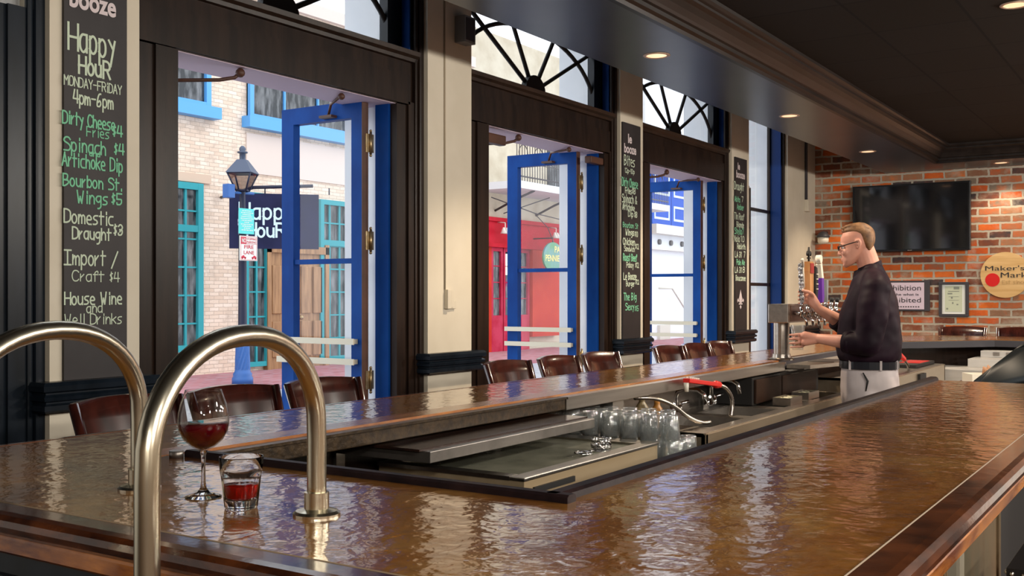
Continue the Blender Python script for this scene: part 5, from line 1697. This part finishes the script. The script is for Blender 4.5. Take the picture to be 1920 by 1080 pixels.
def loft(mb, secs, n=28):
    """sections (z, x front, x back, half width, power, y centre): rounded slices joined into a closed body"""
    rings = []
    for (z, xf, xb, w, pw, yc) in secs:
        cx, rx_ = (xf + xb) / 2, (xf - xb) / 2
        ring = []
        for k in range(n):
            a = 2 * PI * k / n
            ca, sa = math.cos(a), math.sin(a)
            ring.append(mb.bm.verts.new((cx + rx_ * math.copysign(abs(ca) ** pw, ca), yc + w * math.copysign(abs(sa) ** pw, sa), z)))
        rings.append(ring)
    for A, B in zip(rings, rings[1:]):
        for k in range(n):
            mb._f([A[k], A[(k + 1) % n], B[(k + 1) % n], B[k]])
    mb._f(rings[0][::-1]); mb._f(rings[-1])


# ---- body: head, neck, arms, hands, torso core and legs in one surface
def rot_head(p, tilt=math.radians(9), piv=(0.03, 0.0, 1.64)):
    p = (0.122 - (0.122 - p[0]) * 0.90, p[1] * 0.97, 1.628 + (p[2] - 1.605) * 0.93)
    x, z = p[0] - piv[0], p[2] - piv[2]
    return (piv[0] + x * math.cos(tilt) + z * math.sin(tilt), p[1], piv[2] - x * math.sin(tilt) + z * math.cos(tilt))


HZ = 1.605      # chin height before the nod
hb = MB()
# head slices (upright): height above chin, front, back, half width
HS = [(0.0, 0.115, 0.085, 0.018, 0.9, 0), (0.012, 0.125, 0.06, 0.034, 0.9, 0), (0.035, 0.128, 0.03, 0.05, 0.88, 0), (0.06, 0.130, -0.02, 0.060, 0.9, 0), (0.085, 0.128, -0.055, 0.067, 0.92, 0), (0.105, 0.124, -0.07, 0.071, 0.94, 0),
      (0.13, 0.122, -0.082, 0.0745, 0.96, 0), (0.155, 0.123, -0.087, 0.076, 0.96, 0), (0.18, 0.117, -0.086, 0.075, 0.97, 0), (0.205, 0.10, -0.076, 0.069, 1.0, 0), (0.222, 0.075, -0.055, 0.055, 1.0, 0), (0.234, 0.04, -0.025, 0.03, 1.0, 0), (0.238, 0.015, 0.0, 0.008, 1.0, 0)]
loft(hb, [(HZ + z, a, c, w, p, y) for z, a, c, w, p, y in HS], 32)
hb.tube([(0.118, 0, HZ + 0.125), (0.136, 0, HZ + 0.100), (0.142, 0, HZ + 0.084), (0.133, 0, HZ + 0.075)], [0.008, 0.010, 0.0125, 0.009], 10)       # nose
for s in (-1, 1):
    hb.ball((0.136, s * 0.010, HZ + 0.080), 0.0085, 8)                                                                                            # nostrils
    hb.ball((0.098, s * 0.038, HZ + 0.088), 0.026, 10)                                                                                            # cheek
    hb.tube([(0.112, s * 0.052, HZ + 0.128), (0.124, s * 0.034, HZ + 0.136), (0.127, s * 0.012, HZ + 0.131)], 0.0085, 8)                           # brow
    # ear
    hb.tube([(0.028, s * 0.076, HZ + 0.098), (0.014, s * 0.083, HZ + 0.108), (0.006, s * 0.086, HZ + 0.130), (0.013, s * 0.086, HZ + 0.146), (0.028, s * 0.081, HZ + 0.144), (0.033, s * 0.076, HZ + 0.128)], [0.007, 0.008, 0.008, 0.008, 0.007, 0.006], 8)
    hb.ball((0.022, s * 0.078, HZ + 0.122), 0.011, 8)
hb.tube([(0.120, -0.022, HZ + 0.050), (0.131, 0, HZ + 0.053), (0.120, 0.022, HZ + 0.050)], [0.006, 0.0085, 0.006], 8)     # lips
hb.tube([(0.118, -0.018, HZ + 0.041), (0.129, 0, HZ + 0.040), (0.118, 0.018, HZ + 0.041)], [0.006, 0.009, 0.006], 8)
hb.ball((0.112, 0, HZ + 0.014), 0.02, 10)
for v in hb.bm.verts:
    v.co = Vector(rot_head(v.co))
# neck
hb.tube([(-0.035, 0, 1.50), (-0.022, 0, 1.58), (0.0, 0, 1.66), (0.02, 0, 1.72)], [0.075, 0.064, 0.060, 0.058], 18)
# torso core and legs (under the clothes)
loft(hb, [(0.90, 0.08, -0.10, 0.13, 0.9, 0), (1.05, 0.10, -0.11, 0.14, 0.9, 0), (1.25, 0.09, -0.12, 0.14, 0.9, 0), (1.42, 0.07, -0.11, 0.15, 0.9, 0), (1.52, 0.03, -0.09, 0.14, 0.9, 0), (1.57, 0.0, -0.07, 0.08, 0.9, 0)], 20)
for s in (-1, 1):
    hb.capsule((-0.01, s * 0.09, 0.92), (0.0, s * 0.10, 0.50), 0.075, 0.05)
    hb.capsule((0.0, s * 0.10, 0.50), (-0.03, s * 0.11, 0.10), 0.048, 0.032)
    hb.capsule((-0.04, s * 0.11, 0.05), (0.12, s * 0.12, 0.035), 0.035, 0.028)
# arms: L near (his left) holds the glass, R far reaches the tap handle
SHL, ELL, WRL = Vector((-0.045, 0.195, 1.49)), Vector((-0.01, 0.245, 1.185)), Vector((0.262, 0.13, 1.212))
SHR, ELR, WRR = Vector((-0.03, -0.19, 1.49)), Vector((0.10, -0.245, 1.265)), Vector((0.268, -0.15, 1.375))
for S_, E_, W_ in ((SHL, ELL, WRL), (SHR, ELR, WRR)):
    hb.capsule(S_, E_, 0.052, 0.043)
    hb.tube([E_, E_.lerp(W_, 0.3), E_.lerp(W_, 0.7), W_], [0.041, 0.044, 0.034, 0.027], 14)


def finger(pts, r0):
    P = [Vector(p) for p in pts]
    rs = [r0 * (1 - 0.09 * i) for i in range(len(P))]
    hb.tube(P, rs, 10)
    hb.ball(P[-1], rs[-1] * 1.0, 8)
    for p, r in list(zip(P, rs))[1:-1]:
        hb.ball(p, r * 1.06, 8)


# left hand wrapped round the glass: glass axis at GX, GY
GX, GY, GZ = 0.372, 0.075, 1.20
palm = WRL.lerp(Vector((GX - 0.02, GY + 0.055, GZ + 0.01)), 0.75)
hb.capsule(WRL, palm + Vector((0.0, 0.0, 0.018)), 0.026, 0.024)
hb.capsule(WRL + Vector((0, 0, -0.004)), palm + Vector((0.0, 0, -0.020)), 0.025, 0.022)
for k, (dz, r, ln) in enumerate(((0.036, 0.0105, 1.0), (0.013, 0.011, 1.08), (-0.011, 0.0105, 1.02), (-0.033, 0.0092, 0.86))):
    z = GZ + dz
    R = 0.046
    a0 = math.radians(128)
    pts = [palm + Vector((-0.004, -0.002, dz * 0.85))]
    for q in range(5):
        a = a0 - math.radians(46) * q * ln * 0.62
        pts.append((GX + R * math.cos(a), GY + R * math.sin(a), z - 0.002 * q))
    finger(pts, r)
tz = GZ + 0.030
finger([palm + Vector((-0.03, -0.02, 0.02)), (GX - 0.055, GY + 0.022, tz), (GX - 0.05, GY - 0.012, tz + 0.004), (GX - 0.030, GY - 0.040, tz + 0.006)], 0.0125)
# right hand round the oak handle (handle seen from here is a post)
HX, HY = 0.345, -0.115
palm = Vector((HX - 0.035, HY - 0.035, 1.43))
hb.capsule(WRR, palm + Vector((0.0, 0.0, 0.018)), 0.026, 0.026)
hb.capsule(WRR, palm + Vector((0.0, 0.0, -0.015)), 0.025, 0.024)
for k, (dz, r, ln) in enumerate(((0.045, 0.0105, 0.95), (0.022, 0.011, 1.05), (-0.001, 0.0105, 1.0), (-0.023, 0.0092, 0.85))):
    z = 1.43 + dz
    R = 0.036
    pts = [palm + Vector((0.0, 0.0, dz * 0.85))]
    a0 = math.radians(235)
    for q in range(5):
        a = a0 + math.radians(44) * q * ln * 0.75
        pts.append((HX + R * math.cos(a), HY + R * math.sin(a), z))
    finger(pts, r)
finger([palm + Vector((-0.01, 0.02, 0.02)), (HX - 0.04, HY + 0.012, 1.462), (HX - 0.022, HY + 0.036, 1.475), (HX + 0.008, HY + 0.042, 1.482)], 0.012)
body = hb.build('body', M_SKIN, man)
remeshed(body, 0.0042, 5)

# ---- hair: short crop on top and sides
b = MB()
hs2 = [(0.075, -0.030, -0.050, 0.062, 0.95, 0), (0.095, -0.012, -0.066, 0.0705, 0.95, 0), (0.12, 0.004, -0.0800, 0.0752, 0.96, 0), (0.145, 0.018, -0.0865, 0.0772, 0.96, 0), (0.165, 0.028, -0.0890, 0.0775, 0.97, 0), (0.182, 0.040, -0.0885, 0.0765, 0.97, 0), (0.196, 0.070, -0.085, 0.0745, 0.97, 0), (0.206, 0.100, -0.080, 0.071, 1.0, 0), (0.218, 0.108, -0.072, 0.066, 1.0, 0), (0.232, 0.101, -0.058, 0.056, 1.0, 0), (0.246, 0.082, -0.038, 0.042, 1.0, 0), (0.255, 0.055, -0.01, 0.022, 1.0, 0)]
loft(b, [(HZ + z, a, c, w, p, y) for z, a, c, w, p, y in hs2], 32)
for k in range(60):
    x = random.uniform(-0.05, 0.095); y = random.uniform(-0.05, 0.05)
    z = HZ + 0.250 - 4.2 * (x - 0.035) ** 2 - 7 * y * y
    b.tube([(x - 0.018, y, z - 0.006), (x, y, z + 0.002), (x + 0.016, y * 1.05, z + 0.004)], [0.005, 0.006, 0.003], 6)
for v in b.bm.verts:
    v.co = Vector(rot_head(v.co))
hair = b.build('hair', M_HAIR, man)
remeshed(hair, 0.0035, 2)
b = MB()
for s in (-1, 1):
    b.tube([(0.117, s * 0.052, HZ + 0.133), (0.130, s * 0.034, HZ + 0.141), (0.133, s * 0.014, HZ + 0.137)], [0.003, 0.004, 0.003], 6)
for v in b.bm.verts:
    v.co = Vector(rot_head(v.co))
b.build('eyebrows', M_HAIR, man)
b = MB()
for s in (-1, 1):
    p = rot_head((0.108, s * 0.031, HZ + 0.117)); b.ball(p, 0.0115, 12)
b.build('eyes', mat('eye_white', (0.7, 0.68, 0.64), 0.2), man)
b = MB()
for s in (-1, 1):
    p = rot_head((0.1175, s * 0.031, HZ + 0.116)); b.ball(p, 0.0055, 8)
b.build('pupils', M_BLACK, man)
# ---- glasses
gl = MB()
for s in (-1, 1):
    rim = [(0.140 - 0.004 * math.cos(a * PI / 8), s * 0.034 + 0.025 * math.cos(a * PI / 8), HZ + 0.117 + 0.015 * math.sin(a * PI / 8)) for a in range(16)]
    gl.tube([rot_head(p) for p in rim], 0.0019, 6, closed=True)
    gl.tube([rot_head(p) for p in ((0.136, s * 0.060, HZ + 0.126), (0.10, s * 0.079, HZ + 0.128), (0.03, s * 0.083, HZ + 0.137), (0.012, s * 0.083, HZ + 0.130))], 0.0028, 6)
gl.tube([rot_head(p) for p in ((0.139, -0.010, HZ + 0.120), (0.143, 0, HZ + 0.123), (0.139, 0.010, HZ + 0.120))], 0.003, 6)
gf = gl.build('glasses', M_BLACK, man)
b = MB()
for s in (-1, 1):
    vs = [b.bm.verts.new(rot_head((0.140, s * 0.034 + 0.024 * math.cos(a * PI / 8), HZ + 0.117 + 0.016 * math.sin(a * PI / 8)))) for a in range(16)]
    b._f(vs)
b.build('lenses', make_pane('spectacle_lens', (0.9, 0.92, 0.95), 2.0), gf)
# ---- shirt: torso, collar and rolled sleeves
b = MB()
loft(b, [(1.085, 0.148, -0.172, 0.186, 0.82, 0), (1.11, 0.160, -0.185, 0.192, 0.80, 0), (1.17, 0.170, -0.190, 0.192, 0.80, 0), (1.26, 0.158, -0.184, 0.188, 0.82, 0), (1.36, 0.143, -0.172, 0.192, 0.84, 0), (1.42, 0.122, -0.160, 0.195, 0.86, 0), (1.48, 0.100, -0.148, 0.185, 0.9, 0), (1.52, 0.088, -0.134, 0.160, 0.95, 0), (1.555, 0.072, -0.118, 0.128, 1.0, 0), (1.59, 0.055, -0.098, 0.100, 1.0, 0), (1.632, 0.030, -0.082, 0.072, 1.0, 0)], 36)
for S_, E_, W_, k in ((SHL, ELL, WRL, 0.42), (SHR, ELR, WRR, 0.40)):
    b.tube([S_ + Vector((0, -S_.y * 0.45, 0.015)), S_ + Vector((0, -S_.y * 0.1, 0.0)), S_.lerp(E_, 0.3), S_.lerp(E_, 0.6), S_.lerp(E_, 0.88), E_ + Vector((0, 0, 0))], [0.070, 0.080, 0.084, 0.080, 0.072, 0.066], 20)
    b.ball(S_ + Vector((0, -S_.y * 0.08, -0.01)), 0.084, 16)
    b.capsule((-0.03, math.copysign(0.05, S_.y), 1.565), S_ + Vector((0, -S_.y * 0.15, 0.012)), 0.055, 0.076)
    b.ball(E_, 0.066, 14)
    C_ = E_.lerp(W_, k)
    b.tube([E_, E_.lerp(W_, k * 0.6), C_], [0.066, 0.064, 0.056], 18)
shirt = b.build('shirt', M_SHIRT, man)
remeshed(shirt, 0.008, 9, (0.018, 0.10))
b = MB()
N_ = 24
prof_ = [(0.0, -0.018), (0.0, 0.024), (0.005, 0.027), (0.010, 0.0), (0.014, -0.030), (0.008, -0.032), (0.004, -0.006)]
rows_ = []
for k in range(N_ + 1):
    a = math.radians(14) + (2 * PI - math.radians(28)) * k / N_
    f_ = 0.5 + 0.5 * math.cos(a)          # 1 at the throat, 0 at the nape
    cx_, cz_ = -0.010, 1.626 - 0.064 * f_
    rr = 0.058 + 0.014 * f_
    rows_.append([b.bm.verts.new((cx_ + (rr + o_) * 1.06 * math.cos(a), (rr + o_) * math.sin(a), cz_ + h_ - (0.018 * f_ ** 4 if o_ > 0.012 else 0))) for o_, h_ in prof_])
for A_, B_ in zip(rows_, rows_[1:]):
    for k in range(len(prof_)):
        j_ = (k + 1) % len(prof_)
        b._f([A_[k], A_[j_], B_[j_], B_[k]])
b._f(rows_[0]); b._f(rows_[-1][::-1])
b.build('collar', M_SHIRT, man)
b = MB()
for E_, W_, k in ((ELL, WRL, 0.42), (ELR, WRR, 0.40)):
    a_, c_ = E_.lerp(W_, k - 0.10), E_.lerp(W_, k + 0.04)
    b.tube([a_, c_], [0.061, 0.060], 18)
b.build('rolled_cuffs', M_SHIRT, man)
# ---- trousers, belt, shoes
b = MB()
loft(b, [(0.80, 0.128, -0.155, 0.18, 0.82, 0), (0.88, 0.140, -0.168, 0.185, 0.80, 0), (0.95, 0.142, -0.170, 0.185, 0.80, 0), (1.02, 0.140, -0.166, 0.182, 0.82, 0), (1.075, 0.138, -0.164, 0.180, 0.84, 0)], 32)
for s in (-1, 1):
    b.capsule((-0.012, s * 0.092, 0.86), (0.0, s * 0.105, 0.50), 0.118, 0.088)
    b.capsule((0.0, s * 0.105, 0.50), (-0.02, s * 0.115, 0.14), 0.085, 0.07)
tr = b.build('trousers', M_TROU, man)
remeshed(tr, 0.010, 4, (0.02, 0.12))
b = MB(); b.tube([(0.02, 0.186, 1.03), (-0.005, 0.193, 0.985), (0.005, 0.193, 0.93)], [0.003, 0.006, 0.003], 6); b.build('pocket', M_BLACK, tr)
b = MB()
ring = []
for k in range(40):
    a = 2 * PI * k / 40
    ca, sa = math.cos(a), math.sin(a)
    ring.append((-0.013 + 0.156 * math.copysign(abs(ca) ** 0.83, ca), 0.187 * math.copysign(abs(sa) ** 0.83, sa)))
for z0, z1, o_ in ((1.046, 1.088, 1.02),):
    A = [b.bm.verts.new((x * o_, y * o_, z0)) for x, y in ring]; B = [b.bm.verts.new((x * o_, y * o_, z1)) for x, y in ring]
    A2 = [b.bm.verts.new((x * .9, y * .9, z0)) for x, y in ring]; B2 = [b.bm.verts.new((x * .9, y * .9, z1)) for x, y in ring]
    for k in range(40):
        j = (k + 1) % 40
        b._f([A[k], A[j], B[j], B[k]]); b._f([B[k], B[j], B2[j], B2[k]]); b._f([A[j], A[k], A2[k], A2[j]]); b._f([A2[j], A2[k], B2[k], B2[j]])
bl = b.build('belt', mat('belt_black_leather', (0.012, 0.013, 0.018), 0.25), man)
b = MB(); b.box(0.138, 0.150, -0.022, 0.022, 1.048, 1.09, bev=0.003); b.build('buckle', M_CHROME, bl)
b = MB()
for k in (6, 12, 17):
    x, y = ring[k]
    b.box(x * 1.02 - 0.006, x * 1.02 + 0.006, y * 1.02 - 0.004, y * 1.02 + 0.004, 1.042, 1.095)
b.build('belt_loops', M_TROU, tr)
for s in (-1, 1):
    b = MB(); b.capsule((-0.06, s * 0.115, 0.045), (0.15, s * 0.13, 0.04), 0.048, 0.04); b.box(-0.1, 0.19, s * 0.115 - 0.045, s * 0.115 + 0.055, 0.0, 0.02, bev=0.005); b.build('shoe', M_LEATHER, man)
b = MB(); b.tube([(GX + 0.0 + 0.0135 * math.cos(a * PI / 6) - 0.035, GY + 0.050 + 0.012 * math.sin(a * PI / 6), GZ - 0.008) for a in range(12)], 0.002, 6, closed=True); b.build('ring', M_NAIL, man)

ang = math.atan2(0.968, -0.249)
man.location = (px_, py_, 0)
man.rotation_euler = (0, 0, ang)

# the glass in his left hand, half filled
def man_world(x, y, z):
    c_, s_ = math.cos(ang), math.sin(ang)
    return (px_ + x * c_ - y * s_, py_ + x * s_ + y * c_, z)


gx, gy, gz = man_world(GX, GY, 1.145)
t = thing('pint_glass', 'beer glass being filled in the bartender\'s hand under the taps', 'glass', (gx, gy, gz))
b = MB(); b.lathe([(0, 0), (0.029, 0.0), (0.030, 0.002), (0.040, 0.14), (0.0385, 0.14), (0.029, 0.012), (0, 0.010)], (gx, gy, gz), 24); b.build('glass', lighten_glass(make_pane('thin_pint_glass', (0.97, 0.97, 0.95), 1.2, 0.12)), t)
b = MB(); b.lathe([(0, 0.0104), (0.0288, 0.0124), (0.0335, 0.07), (0, 0.07)], (gx, gy, gz), 24); b.build('beer', M_BEER, t)
